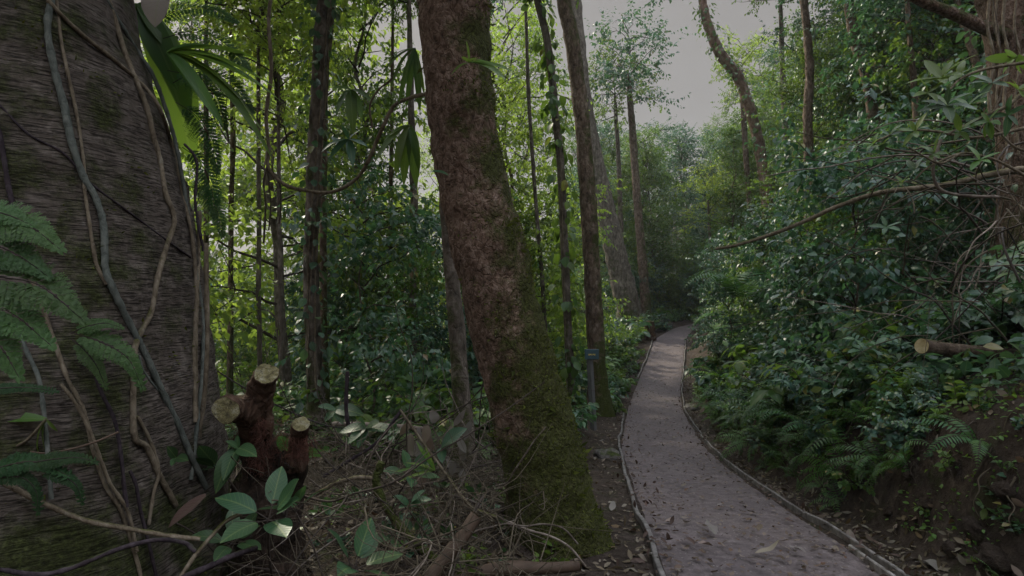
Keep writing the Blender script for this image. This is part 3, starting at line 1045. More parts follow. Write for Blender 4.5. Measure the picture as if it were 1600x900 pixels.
vine("pale straight vine in the bundle on the giant trunk's right edge, innermost one", [(312, 330), (310, 400), (308, 450), (305, 550), (306, 655)], 6.5, "vine_brown", out=.004)
vine("pale straight vine in the bundle on the giant trunk's right edge, outermost one", [(322, 380), (323, 450), (324, 530), (320, 610), (310, 690), (306, 720)], 6.5, "vine_brown", d=2.75)
vine("short dark vine dangling free beside the giant trunk's right edge", [(288, 225), (303, 242), (308, 262), (305, 310), (310, 350), (318, 392)], 4, "vine_dark", d=2.9)
vine("thin hooked vine dangling against the lower giant trunk above the sawn stump", [(218, 555), (222, 575), (235, 595), (252, 615)], 3.5, "vine_grey")
vine("brown vine descending through the dark roots at lower left", [(40, 420), (55, 450), (80, 520), (105, 590), (130, 640), (145, 700), (165, 760), (190, 800), (215, 880), (222, 920)], 6, "vine_brown")
vine("grey vine hanging under the lacy ferns at lower left", [(25, 500), (40, 545), (60, 590), (68, 640), (74, 700), (80, 780)], 6, "vine_grey", out=.02)
vine("dark purple root hanging under the small lacy fern frond", [(150, 590), (158, 612), (180, 660), (190, 720), (194, 760), (198, 792)], 5.5, "vine_dark", out=.02)
vine("slim brown vine just left of the dark purple root", [(95, 600), (118, 630), (140, 672), (158, 720), (172, 755), (200, 800), (214, 862)], 5, "vine_brown", out=.02)
vine("thin mossy root forking down from the looped brown vine", [(215, 650), (235, 690), (248, 735), (240, 770), (232, 820)], 5, "vine_brown", out=.012)
vine("dark forked root low on the giant trunk left of the dead leaf", [(203, 735), (213, 760), (220, 800), (235, 860), (245, 905)], 5, "vine_dark", out=.02)
vine("red-brown bare stem arching across the lower giant trunk", [(-20, 695, 2.1), (0, 697, 2.1), (35, 703, 2.1), (70, 708, 2.1), (110, 702, 2.12), (150, 690, 2.15), (185, 675, 2.2)], 3.2, "peeled", d=2.1, name="bare_twig", group="stems in front of the giant trunk", cat="twig")
vine("pale brown fallen branch slanting across the lower left corner", [(-30, 740, 1.95), (0, 752, 2.0), (60, 782, 2.05), (130, 812, 2.1), (200, 826, 2.15), (270, 838, 2.2), (312, 842, 2.25)], 7.5, "vine_brown", d=2.1, name="fallen_branch", group="stems in front of the giant trunk", cat="branch")
vine("dark grey curved branch at the bottom left under the pale one", [(-30, 885, 1.75), (0, 890, 1.8), (60, 898, 1.82), (110, 888, 1.85), (180, 860, 1.9), (240, 844, 1.95), (285, 847, 2.0), (306, 862, 2.0)], 7, "vine_dark", d=1.9, name="fallen_branch", group="stems in front of the giant trunk", cat="branch")
vine("bent pale branch behind the big-leaved plant at the bottom left", [(280, 905, 2.2), (305, 868, 2.25), (330, 838, 2.3), (352, 815, 2.35), (378, 802, 2.4)], 6, "vine_brown", d=2.3, name="fallen_branch", group="stems in front of the giant trunk", cat="branch")
vine("rough dark branch rising rightward along the bottom left edge", [(270, 910, 2.1), (320, 888, 2.15), (365, 868, 2.2), (400, 856, 2.3)], 9, "vine_dark", d=2.2, name="fallen_branch", group="stems in front of the giant trunk", cat="branch")

# --- further trunks
_, _, PB = named_tree("slender brown tree wrapped in climbers between the giant trunk and the leaning tree", "bark_grey", 6.8, [(507, -40, 19), (505, 0, 20), (499, 100, 22), (494, 200, 22), (489, 300, 23), (486, 400, 23), (488, 500, 24), (492, 600, 26), (498, 700, 30)], 0, seed=4, name="forest_tree")
climber(PB, "leafy climber hugging the slender brown tree left of the leaning one", 420, .12, 61, M["leaf_shrub"], .14, z0=.4, z1=6, group="climbers on the trunks")
named_tree("thin dark stem rising close beside the climber-wrapped slender tree", "bark_brown", 7.1, [(520, -30, 11), (516, 40, 11), (509, 120, 10), (506, 250, 11), (505, 400, 11), (506, 520, 11), (509, 600, 12)], None, seed=14, name="forest_tree", sides=9, top=6)
_, ctr, PC = named_tree("slim mossy brown tree standing right behind the sign post", "bark_brown", 11.2, [(878, -60, 22), (881, 0, 23), (893, 60, 24), (905, 150, 24), (912, 220, 25), (918, 300, 26), (924, 400, 26), (929, 500, 27), (934, 590, 30), (938, 652, 40)], 1, seed=5, name="forest_tree", top=11)
_, _, PD = named_tree("thin vine-clad tree just left of the slim one by the sign", "bark_grey", 10.4, [(836, -30, 11), (840, 0, 11), (855, 60, 11), (862, 110, 11), (868, 180, 11), (876, 250, 11), (880, 330, 11), (884, 420, 12), (888, 520, 12), (893, 640, 15)], 0, seed=6, name="forest_tree", top=10)
climber(PD, "broad-leaved climber clothing the thin tree left of the sign", 420, .19, 62, M["leaf_mid"], .2, z0=-.3, z1=8, group="climbers on the trunks", sag=.9)
named_tree("stout grey-brown trunk leaning behind the slim tree by the sign", "bark_grey", 24, [(898, 0, 20), (912, 150, 24), (930, 250, 26), (945, 320, 29), (960, 390, 33), (975, 450, 37), (985, 500, 42)], 0, seed=7, name="forest_tree", top=17)
named_tree("straight dark trunk left of where the path bends", "bark_brown", 25, [(984, 150, 9), (988, 200, 11), (992, 260, 12), (997, 330, 13), (1003, 400, 14), (1010, 490, 17)], 1, seed=8, name="forest_tree", top=10.5, cs=1.05)
named_tree("pale pole-thin trunk between the two trunks left of the bend", "bark_grey", 26, [(962, 180, 6), (966, 240, 7), (970, 350, 8), (973, 450, 8)], 0, seed=9, name="forest_tree", top=10.0, cs=.9, sides=8)
_, _, PH = named_tree("crooked reddish tree leaning over the bright gap of sky", "bark_orange", 20, [(1096, -20, 13), (1100, 15, 13), (1110, 50, 14), (1126, 85, 16), (1150, 115, 17), (1165, 150, 16), (1180, 200, 16), (1190, 250, 17), (1198, 305, 18), (1203, 360, 20)], 1, seed=10, name="forest_tree", top=14.2)
climber(PH, "pale mossy epiphytes crowding the crooked reddish tree", 380, .16, 63, M["leaf_mid"], .3, z0=7, z1=12, group="climbers on the trunks")
named_tree("dark slender tree high on the right slope", "bark_brown", 13, [(1254, -20, 11), (1256, 0, 12), (1262, 60, 12), (1265, 120, 13), (1262, 180, 14), (1264, 260, 15)], 1, seed=11, name="forest_tree", top=11)
named_tree("dark tilted tree right of the slender one on the slope", "bark_brown", 12, [(1322, -20, 13), (1325, 0, 14), (1335, 60, 15), (1350, 110, 15), (1361, 160, 16), (1370, 240, 17)], 1, seed=12, name="forest_tree", top=11)
kroot, ktr, PK = named_tree("thick reddish tree with hanging roots at the top right corner", "bark_red", 6.2, [(1566, -40, 74), (1572, 0, 74), (1584, 60, 76), (1598, 130, 80), (1612, 220, 90), (1625, 330, 105)], 1, seed=13, name="mossy_tree", top=9, sides=40, nz=.06)
climber(PK, "leafy climber half covering the thick tree at the top right", 260, .12, 64, M["leaf_shrub"], .22, z0=1.5, z1=6, group="climbers on the trunks")
kb = PK[0, :3]
mb = MB()
tube(mb, catmull([at(*p) - kb for p in ((1405, -12, 5.6), (1450, 6, 5.7), (1490, 22, 5.8), (1530, 40, 5.9), (1575, 58, 6.1))], 8), np.array([.035, .05, .055, .06, .075]), 14, 0, .08, 8, 4)
mb.build("bough", M["bark_red"], kroot)
named_tree("grey trunk standing close behind the leaning tree's left side", "bark_grey", 5.4, [(694, 250, 20), (698, 330, 21), (706, 430, 24), (714, 520, 26), (720, 600, 27), (724, 655, 30)], None, seed=15, name="forest_tree", top=5.2)
for k, (pp, dd, lab) in enumerate([
        ([(322, 150, 7), (323, 300, 8), (321, 450, 8), (322, 560, 9)], 9.0, "thin straight stem showing just right of the giant trunk"),
        ([(404, 250, 7), (405, 340, 7), (404, 450, 8), (406, 560, 8)], 9.5, "thin upright stem midway between giant trunk and slender tree"),
        ([(362, 120, 7), (364, 220, 8), (361, 340, 8), (360, 520, 9)], 10.5, "thin pale stem in the bright gap beside the giant trunk"),
        ([(645, 270, 11), (648, 330, 11), (646, 430, 12), (646, 560, 13)], 11.5, "dark thin trunk seen left of the leaning tree's middle"),
        ([(552, 330, 9), (554, 420, 10), (556, 480, 14), (558, 560, 15)], 14, "short brown trunk deep in the green behind the hanging liana"),
        ([(436, 330, 7), (438, 430, 7), (440, 540, 8)], 8.5, "thin mossy stem left of the climber-wrapped slender tree"),
        ([(612, 200, 6), (610, 330, 7), (607, 480, 7)], 13, "very thin stem behind the drooping strap leaves"),
        ([(826, 150, 6), (836, 300, 6), (850, 480, 7)], 13, "very thin stem just right of the leaning tree"),
        ([(1160, 150, 8), (1166, 250, 9), (1172, 330, 9)], 22, "pale far trunk under the crooked reddish tree"),
        ([(1222, 90, 8), (1226, 180, 9), (1232, 280, 10)], 17, "pale slim trunk between the crooked tree and the slope's dark one"),
        ([(1420, 40, 8), (1428, 130, 9), (1432, 220, 9)], 10, "thin dark stem high on the slope below the reddish bough"),
        ([(1108, 350, 5), (1112, 400, 6), (1116, 460, 6)], 24, "thin stem beyond the right side of the bend")]):
    named_tree(lab, "bark_grey" if k % 2 else "bark_brown", dd, pp, k % 3, cs=.55, seed=20 + k, name="sapling_tree", sides=8, top=HC + .52 * dd + .8 if pp[0][1] < 300 and k not in (8, 11) else 5, group="thin stems in the understorey")

# ------------------------------------------------------------------ scattered forest
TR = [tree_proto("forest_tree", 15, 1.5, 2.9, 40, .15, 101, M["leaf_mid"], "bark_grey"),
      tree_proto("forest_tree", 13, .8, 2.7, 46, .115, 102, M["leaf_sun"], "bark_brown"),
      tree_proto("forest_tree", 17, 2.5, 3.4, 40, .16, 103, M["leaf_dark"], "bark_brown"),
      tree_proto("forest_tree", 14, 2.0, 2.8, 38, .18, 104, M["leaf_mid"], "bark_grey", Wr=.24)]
SAP = [tree_proto("sapling", 5.0, .4, 1.3, 24, .14, 111, M["leaf_mid"], "bark_grey", r0=.03, dens=.9),
       tree_proto("sapling", 4.2, .3, 1.2, 24, .15, 112, M["leaf_dark"], "bark_brown", r0=.026, dens=.9),
       tree_proto("sapling", 5.6, .8, 1.3, 24, .17, 113, M["leaf_sun"], "bark_grey", r0=.03, dens=.8, Wr=.26),
       tree_proto("sapling", 3.6, .5, 1.1, 14, .27, 114, M["leaf_mid"], "bark_grey", r0=.025, dens=.55, Wr=.3, twk=7)]
placed = []


def free(x, y, md):
    for (a, b, m) in placed:
        if (a - x) ** 2 + (b - y) ** 2 < (min(md, m)) ** 2:
            return False
    placed.append((x, y, md))
    return True


def sky_limit(px):
    """lowest picture row above which the photo shows open sky"""
    return np.interp(px, [905, 950, 985, 1010, 1060, 1100, 1140, 1175, 1215, 1240, 1300], [-400, 60, 130, 190, 205, 170, 60, 40, 15, -60, -400])


r_ = np.random.default_rng(77)
# what the photo shows unobstructed: (px0, px1, py0, py1, depth); nothing is planted between it and the viewer
CLEAR = [(898, 962, 535, 690, 11.2), (902, 946, 180, 655, 11.2), (858, 900, 60, 560, 10.4), (940, 990, 340, 470, 23), (986, 1014, 180, 470, 24),
         (1432, 1590, 522, 572, 4.75), (1004, 1030, 490, 535, 22), (1100, 1150, 535, 590, 12.4), (1130, 1190, 400, 440, 12.5), (1045, 1092, 502, 535, 26.5), (1110, 1400, 300, 392, 5.6), (1168, 1208, 150, 300, 19.5), (1248, 1272, 20, 150, 12.8),
         (1320, 1364, 20, 150, 11.8), (474, 510, 60, 690, 6.6), (900, 985, 590, 760, 10.5), (700, 725, 440, 640, 5.2)]


def blocked(x, y, z, half, h):
    a, b, c = project((x, y, z)), project((x, y, z + h)), project((x, y, z))
    hw = half * F / max(y, .1)
    for (x0, x1, y0, y1, d) in CLEAR:
        if y - half * .8 < d and a[0] + hw > x0 and a[0] - hw < x1 and a[1] > y0 and b[1] < y1:
            return True
    return False




def place_trees(n, dlo, dhi, plo, phi, kinds, mats, look, group, smin=.8, smax=1.2, md=1.6, gap=True, protos=TR, sink=0, pad=.14):
    c, t = 0, 0
    while c < n and t < n * 60:
        t += 1
        d = r_.uniform(dlo, dhi); px = r_.uniform(plo, phi)
        x = (px - 800) / F * d
        if -.9 < x - pl(d) and x - pr(d) < .8 and d < 28.5: continue
        pr_ = protos[kinds[r_.integers(len(kinds))]]
        s = r_.uniform(smin, smax)
        g = float(ground(x, d))
        if gap:
            # keep the opening of sky: cap the height by the lowest limit over the crown's width
            hw = 2.6 * s * F / d
            lim = max(float(sky_limit(px + k)) for k in (-hw, -hw * .5, 0, hw * .5, hw))
            if lim > -300:
                zt = HC + (470 - lim) / F * d
                hmax = (zt - g) * .96
                if hmax < pr_.h * .28: continue
                if pr_.h * s > hmax: s = hmax / pr_.h
        if blocked(x, d, g + (.15 if protos is not TR else .1) * pr_.h * s, (1.05 if protos is not TR else 2.7) * s, pr_.h * s): continue
        if not free(x, d, md * s): continue
        m = mats[r_.integers(len(mats))]
        pr_.place((x, d, g - .05), r_.uniform(0, 6.28), s, look, "tree" if protos is TR else "sapling", group, (r_.normal(0, .05), r_.normal(0, .05)), M[m] if m else None)
        c += 1


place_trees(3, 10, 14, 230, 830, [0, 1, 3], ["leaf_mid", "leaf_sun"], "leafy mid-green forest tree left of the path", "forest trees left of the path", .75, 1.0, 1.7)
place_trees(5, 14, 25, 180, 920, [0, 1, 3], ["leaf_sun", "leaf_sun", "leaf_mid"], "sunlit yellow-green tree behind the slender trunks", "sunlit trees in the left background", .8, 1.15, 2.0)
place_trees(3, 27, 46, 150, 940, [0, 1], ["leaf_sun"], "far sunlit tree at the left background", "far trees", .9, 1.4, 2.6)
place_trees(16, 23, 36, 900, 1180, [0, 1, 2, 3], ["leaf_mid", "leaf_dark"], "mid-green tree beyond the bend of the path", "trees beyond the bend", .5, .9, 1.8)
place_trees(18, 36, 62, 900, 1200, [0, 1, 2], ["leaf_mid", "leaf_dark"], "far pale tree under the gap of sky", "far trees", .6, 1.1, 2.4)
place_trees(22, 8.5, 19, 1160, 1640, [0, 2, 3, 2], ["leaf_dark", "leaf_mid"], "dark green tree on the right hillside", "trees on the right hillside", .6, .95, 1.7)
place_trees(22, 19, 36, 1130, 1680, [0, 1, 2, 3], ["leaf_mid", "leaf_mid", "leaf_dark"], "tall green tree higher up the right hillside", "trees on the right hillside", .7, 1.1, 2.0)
place_trees(10, 7, 14, 290, 900, [0, 1, 2, 3], ["leaf_mid", "leaf_dark", "leaf_mid"], "thin young sapling among the undergrowth left of the path", "saplings left of the path", .5, .85, .9, protos=SAP)
place_trees(36, 12, 24, 260, 1000, [0, 1, 2, 3], ["leaf_dark", "leaf_mid", "leaf_sun"], "young sapling in the background left of the path", "saplings left of the path", .6, 1.0, 1.1, protos=SAP)
place_trees(44, 6.5, 20, 1120, 1640, [0, 1], ["leaf_dark", "leaf_mid"], "dark sapling on the right slope", "saplings on the right slope", .5, .9, 1.1, protos=SAP)
place_trees(24, 20, 34, 940, 1140, [0, 1], ["leaf_dark", "leaf_mid"], "bushy sapling beyond the bend of the path", "saplings beyond the bend", .5, .9, 1.1, protos=SAP)

SH = [shrub_proto("broadleaf_shrub", 1.0, 10, .13, .30, 201, M["leaf_shrub"]),
      shrub_proto("small_leaf_shrub", .8, 9, .10, .34, 202, M["leaf_shrub"], per=12),
      shrub_proto("lanceleaf_shrub", 1.1, 10, .16, .2, 203, M["leaf_shrub"], shape=LANCE),
      shrub_proto("bushy_shrub", 1.3, 11, .15, .32, 204, M["leaf_shrub"], per=11, side=4),
      shrub_proto("large_leaf_shrub", .9, 7, .24, .3, 205, M["leaf_shrub"], per=7, side=1)]
FE = [fern_proto("fern", 9, .8, 22, .13, .013, 301, M["fern"]),
      fern_proto("fern", 7, .6, 18, .10, .013, 302, M["fern"], arch=1.2),
      fern_proto("palm", 7, 1.7, 26, .42, .022, 303, M["fern"], arch=.8, cat="palm", shape=STRAP, rise=1.2)]
SE = [seedling_proto("seedling", 3, .16, .055, .3, 401, M["leaf_young"]),
      seedling_proto("seedling", 4, .22, .07, .34, 402, M["leaf_shrub"]),
      seedling_proto("seedling", 5, .14, .045, .36, 403, M["leaf_mid"])]


def place_shrubs(n, ylo, yhi, slo, shi, side, protos, look, cat, group, smin, smax, md, mats=(None,), power=1.0, pxlim=(-80, 1700), tilt=.12, lift=0, deny=None):
    c, t = 0, 0
    while c < n and t < n * 80:
        t += 1
        y = ylo + (yhi - ylo) * r_.uniform() ** power
        s_ = slo + (shi - slo) * r_.uniform() ** 1.3
        x = (pr(y) + s_) if side > 0 else (pl(y) - s_)
        z = float(ground(x, y))
        p = project((x, y, z + .3))
        if not (pxlim[0] < p[0] < pxlim[1]): continue
        if deny and deny(x, y, p): continue
        s = r_.uniform(smin, smax)
        if cat != 'seedling' and blocked(x, y, z, .38 * s * (2 if cat == 'palm' else 1), .75 * s * (2 if cat == 'palm' else 1)): continue
        if not free(x, y, md * s): continue
        k = r_.integers(len(protos)); m = mats[r_.integers(len(mats))]
        protos[k].place((x, y, z - .02 + lift), r_.uniform(0, 6.28), s, look, cat, group, (r_.normal(0, tilt), r_.normal(0, tilt)), M[m] if m else None)
        c += 1


near_l = lambda x, y, p: (x < -.9 and y < 4.6) or (abs(x - LP[3, 0]) < .6 and abs(y - D0) < .7) or (y < 6.5 and x > -.9)
placed.clear()
for (ya, yb, lo) in ((3.6, 6, .8), (6, 10, .55), (10, 16, .5), (16, 27, .45)):
    n = int(46)
    place_shrubs(n, ya, yb, lo, 2.0 + (yb - 3) * .45, 1, SH[:3] + SH[4:], "dark green leafy shrub on the right slope", "shrub", "shrubs covering the right slope", .5 if ya < 6 else .65, .8 if ya < 6 else 1.15, .5, ("leaf_shrub", "leaf_dark", "leaf_shrub", "leaf_mid"))
place_shrubs(70, 8, 22, 2.5, 9, 1, SH, "tall bushy shrub up the right hillside", "shrub", "shrubs covering the right slope", 1.0, 1.7, .8, ("leaf_shrub", "leaf_dark", "leaf_mid"))
place_shrubs(34, 4.2, 12, .5, 2.6, 1, FE[:2], "arching green fern on the right slope", "fern", "ferns on the right slope", .6, 1.1, .35)
place_shrubs(7, 9, 20, 1.2, 6, 1, FE[2:], "feathery palm on the right slope", "palm", "small palms in the understorey", .7, 1.1, 1.0)
place_shrubs(44, 2.7, 10, .34, .95, 1, FE[:2], 'small fern hanging on the earth bank', 'fern', 'small ferns on the earth bank', .22, .5, .12, (None, 'fern', 'fern_lacy'), tilt=.5)
place_shrubs(40, 3.2, 12, .5, 1.1, 1, SH[:3], 'low leafy plant on the earth bank', 'plant', 'low plants on the bank lip', .25, .45, .2, ('leaf_shrub', 'leaf_dark', 'leaf_mid'), tilt=.4)
place_shrubs(60, 4, 13, .4, 1.1, 1, FE[:2], 'low fern at the foot of the slope', 'fern', 'low ferns at the foot of the slope', .3, .65, .14, ('fern', 'fern_lacy', None), tilt=.3)
place_shrubs(60, 4, 14, .42, 1.0, 1, SH[:3], 'low leafy plant at the foot of the slope', 'plant', 'low plants at the foot of the slope', .22, .42, .14, ('leaf_shrub', 'leaf_fresh', 'leaf_mid'), tilt=.35)
place_shrubs(250, 2.6, 9, .42, 1.5, 1, SE, "tiny green seedling on the earth bank", "seedling", "seedlings on the earth bank", .4, .95, .1, ("leaf_young", "leaf_mid", "leaf_shrub"), tilt=.4)
for (ya, yb, n, hi) in ((6.5, 10, 46, 5), (10, 15, 60, 7), (15, 27, 80, 10)):
    place_shrubs(n, ya, yb, .75, hi, -1, SH, "green leafy shrub in the undergrowth left of the path", "shrub", "shrubs left of the path", .6, 1.2, .5, ("leaf_mid", "leaf_shrub", "leaf_fresh"), deny=near_l)
place_shrubs(10, 6.5, 16, 1, 7, -1, FE[:2], "green fern in the undergrowth left of the path", "fern", "ferns left of the path", .7, 1.2, .4, deny=near_l)
place_shrubs(6, 9, 16, 2, 8, -1, FE[2:], "feathery palm left of the path", "palm", "small palms in the understorey", .7, 1.1, 1.0, deny=near_l)
place_shrubs(110, 2.8, 8, .5, 4, -1, SE, "small seedling in the brushwood left of the path", "seedling", "seedlings in the brushwood", .6, 1.2, .2, ("leaf_young", "leaf_shrub"), tilt=.3, deny=lambda x, y, p: x < -1.4)

place_shrubs(26, 11.3, 17.5, .3, 2.0, -1, SH[:2], "low green shrub along the path's left border", "shrub", "shrubs along the path's left border", .5, .8, .3, ("leaf_shrub", "leaf_mid", "leaf_dark"))
place_shrubs(26, 17.5, 28, .3, 2.5, -1, SH[:2], "low green shrub along the path's left border", "shrub", "shrubs along the path's left border", .6, 1.1, .4, ("leaf_shrub", "leaf_mid", "leaf_dark"))
place_shrubs(8, 9.2, 12, .35, 1.0, -1, SE[1:2] + FE[1:2], "small leafy plant in the litter left of the path", "plant", "small plants along the path's left border", .5, .8, .3, (None,))

# ------------------------------------------------------------------ ground litter (uncountable)
def litter(name, n, sampler, L, lm, seed, flatness=.25, lift=.008, Wr=.3, shape=OVAL):
    global rng
    keep, rng = rng, np.random.default_rng(seed)
    x, y = sampler(n)
    z = ground(x, y)
    ins = (x > pl(y)) & (x < pr(y))
    z = np.where(ins, pz(y) + .004, z)
    e = .03
    gx_ = np.where(ins, 0, (ground(x + e, y) - ground(x - e, y)) / (2 * e)); gy = (ground(x, y + e) - ground(x, y - e)) / (2 * e)
    Nn = norm(np.stack([-gx_, -gy, np.ones_like(x)], -1)) + rng.normal(0, flatness, (len(x), 3))
    az = rng.uniform(0, 6.28, len(x))
    D = np.stack([np.cos(az), np.sin(az), 0 * az], -1); D = norm(D - Nn * np.sum(D * Nn, -1, keepdims=True))
    LL = L * rng.uniform(.4, 1.35, len(x))
    mb = MB()
    add_leaves(mb, np.stack([x, y, z + lift], -1), D, Nn, LL, LL * Wr, shape, 0, fold=rng.uniform(-.3, .5, len(x)), droop=rng.uniform(-.25, .12, len(x)), wave=.15)
    o = mb.build(name, lm)
    rng = keep
    return tag(o, kind="stuff")


def samp_left(n):
    y = 2.2 + 14 * rng.uniform(0, 1, n) ** 1.8
    return pl(y) - .02 - 1.6 * rng.uniform(0, 1, n) ** 1.2, y


def samp_right(n):
    y = 2.2 + 14 * rng.uniform(0, 1, n) ** 1.8
    return pr(y) + .04 + .36 * rng.uniform(0, 1, n), y


def samp_bank(n):
    y = 2.4 + 12 * rng.uniform(0, 1, n) ** 1.6
    return pr(y) + .36 + 2.5 * rng.uniform(0, 1, n) ** 1.3, y


def samp_path(n):
    y = 2.4 + 20 * rng.uniform(0, 1, n) ** 1.5
    c = rng.beta(.75, .75, n)
    return pl(y) + .06 + (pr(y) - pl(y) - .12) * c, y


def samp_brush(n):
    y = rng.uniform(2.0, 8, n)
    return rng.uniform(-2.6, .4, n), y


litter("leaf_litter", 2200, samp_left, .055, M["dead_leaf"], 1, .35, Wr=.22)
litter("leaf_litter", 1800, samp_right, .055, M["dead_leaf"], 2, .4, Wr=.21)
litter("leaf_litter", 1300, samp_bank, .06, M["dead_leaf"], 3, .6, Wr=.22)
litter("leaf_litter", 3000, samp_path, .036, M["dead_leaf"], 4, .2, lift=.014)
def samp_edge(n):
    y = 2.2 + 12 * rng.uniform(0, 1, n) ** 1.6
    return np.where(rng.uniform(0, 1, n) < .5, pl(y), pr(y)) + rng.normal(0, .09, n), y


litter("leaf_litter", 500, samp_edge, .05, M["brown_leaf"], 6, .5, lift=.045, Wr=.22)
litter("leaf_litter", 3000, samp_brush, .07, M["brown_leaf"], 5, .4)


def carpet(name, n, sampler, L, lm, seed, hmax):
    """low ground cover leaves"""
    global rng
    keep, rng = rng, np.random.default_rng(seed)
    x, y = sampler(n)
    k = vnoise(np.stack([x * 1.7, y * 1.7, 0 * x], -1), seed) > -.1
    x, y = x[k], y[k]
    z = ground(x, y) + rng.uniform(0, hmax, len(x))
    D = rng.normal(0, 1, (len(x), 3)) * np.array([1, 1, .4])
    LL = L * rng.uniform(.5, 1.4, len(x))
    mb = MB()
    add_leaves(mb, np.stack([x, y, z], -1), D, UP + rng.normal(0, .5, (len(x), 3)), LL, LL * .33, OVAL, 0, fold=.2, droop=.3)
    rng = keep
    return tag(mb.build(name, lm), kind="stuff")


def samp_hill(n):
    y = 3.2 + 24 * rng.uniform(0, 1, n) ** 1.3
    return pr(y) + .75 + (1.5 + y * .5) * rng.uniform(0, 1, n), y


def samp_leftfar(n):
    y = 6.5 + 24 * rng.uniform(0, 1, n) ** 1.2
    return pl(y) - .8 - (2 + y * .7) * rng.uniform(0, 1, n), y


carpet("ground_cover", 16000, samp_hill, .085, M["leaf_shrub"], 21, .3)
carpet("ground_cover", 15000, samp_leftfar, .1, M["leaf_shrub"], 22, .4)
carpet("ground_cover", 9000, samp_bank, .028, M["leaf_young"], 23, .05)

# ------------------------------------------------------------------ the dead brushwood
r2 = np.random.default_rng(5)
BRK = [("pale crooked dead branch", "dead_wood"), ("brown dead branch", "dead_twig"), ("dark bent dead branch", "twig")]
for i in range(150):
    y = r2.uniform(2.6, 6.2); x = r2.uniform(-.42, .06) * y + r2.normal(0, .1)
    if abs(x - LP[3, 0]) < .3 and y < 3.9: x -= .6
    z = float(ground(x, y))
    h0 = r2.uniform(.0, .38)
    az = r2.uniform(0, 6.28); el = r2.normal(.12, .4)
    d = np.array([math.cos(az) * math.cos(el), math.sin(az) * math.cos(el), math.sin(el)])
    ln = r2.uniform(.4, 1.7)
    pts = [np.array([x, y, z + h0])]
    bend = r2.normal(0, .22, 3)
    for k in range(7):
        d = norm(d + bend * .6 + r2.normal(0, .14, 3) - UP * (.07 if pts[-1][2] > z + .5 else 0) + UP * (.3 if pts[-1][2] < z + .04 else 0))
        pts.append(pts[-1] + d * ln / 7)
    pts = np.array(pts)
    if (pts[:, 0] > np.interp(pts[:, 1], [2, 4, 7], [.15, .3, .75])).any(): pts[:, 0] -= (pts[:, 0] - np.interp(pts[:, 1], [2, 4, 7], [.1, .25, .7])).max()
    b = pts[0].copy()
    P = catmull(pts - b, 4)
    kd = r2.integers(3)
    mb = MB(); r0 = r2.uniform(.003, .0085)
    tube(mb, P, np.linspace(r0, r0 * .35, len(P)), 6, 0, .1, 20, i)
    for k in range(r2.integers(0, 3)):
        a = r2.integers(6, len(P) - 6)
        dd = norm(norm(P[a + 1] - P[a]) + r2.normal(0, .6, 3))
        l2 = ln * r2.uniform(.15, .4)
        tube(mb, catmull([P[a], P[a] + dd * l2 * .5 + r2.normal(0, .02, 3), P[a] + dd * l2 + r2.normal(0, .04, 3)], 4), np.linspace(r0 * .5, .001, 9), 5, 0)
    o = mb.build("dead_branch", M[BRK[kd][1]], loc=b)
    tag(o, BRK[kd][0] + " in the brushwood before the leaning tree", "branch", "dead branches in the brushwood")
    ALL.append((o, BRK[kd][0], "branch", "dead branches in the brushwood"))
# fine twigs: nobody could count them
mb = MB()
for i in range(2300):
    y = r2.uniform(2.3, 7); x = r2.uniform(-.5, .06) * y
    if (x - LP[3, 0]) ** 2 + (y - D0) ** 2 < .15: continue
    z = float(ground(x, y)) + abs(r2.normal(0, .22))
    az = r2.uniform(0, 6.28); el = r2.normal(.1, .5); ln = r2.uniform(.12, .5)
    d = np.array([math.cos(az) * math.cos(el), math.sin(az) * math.cos(el), math.sin(el)])
    p0 = np.array([x, y, z])
    tube(mb, catmull([p0, p0 + d * ln * .5 + r2.normal(0, .03, 3), p0 + d * ln + r2.normal(0, .06, 3)], 3), np.linspace(r2.uniform(.0016, .004), .001, 7), 4, 0, cap=False)
tag(mb.build("twig_debris", M["dead_twig"]), kind="stuff")


def log(name, label, pts, rads, mat, cutmat, cat, nz=.05, ends=(1,), group=None, sides=18):
    """a pole or log with sawn end faces as parts; pts world"""
    P = catmull(pts, 8)
    rad = np.interp(np.linspace(0, 1, len(P)), np.linspace(0, 1, len(rads)), rads)
    b = P[0].copy()
    root = thing(name, label, cat, b, group=group)
    mb = MB(); V, U, T = tube(mb, P - b, rad, sides, 0, nz, 9, len(label))
    mb.build("bark", M[mat], root)
    for e in ends:
        i = 0 if e == 0 else len(P) - 1
        s = -1 if e == 0 else 1
        mc = MB()
        rim = V[i] + T[i] * s * .002
        ce = rim.mean(0)
        inner = ce + (rim - ce) * .96 + T[i] * s * .004
        k = sides
        vv = np.vstack([inner, ce[None] + T[i] * s * .003])
        mc.add(vv, [[a, (a + 1) % k, (a + 2) % k, k] for a in range(0, k, 2)])
        mc.build("cut_end", M[cutmat], root, smooth=False)
    return root


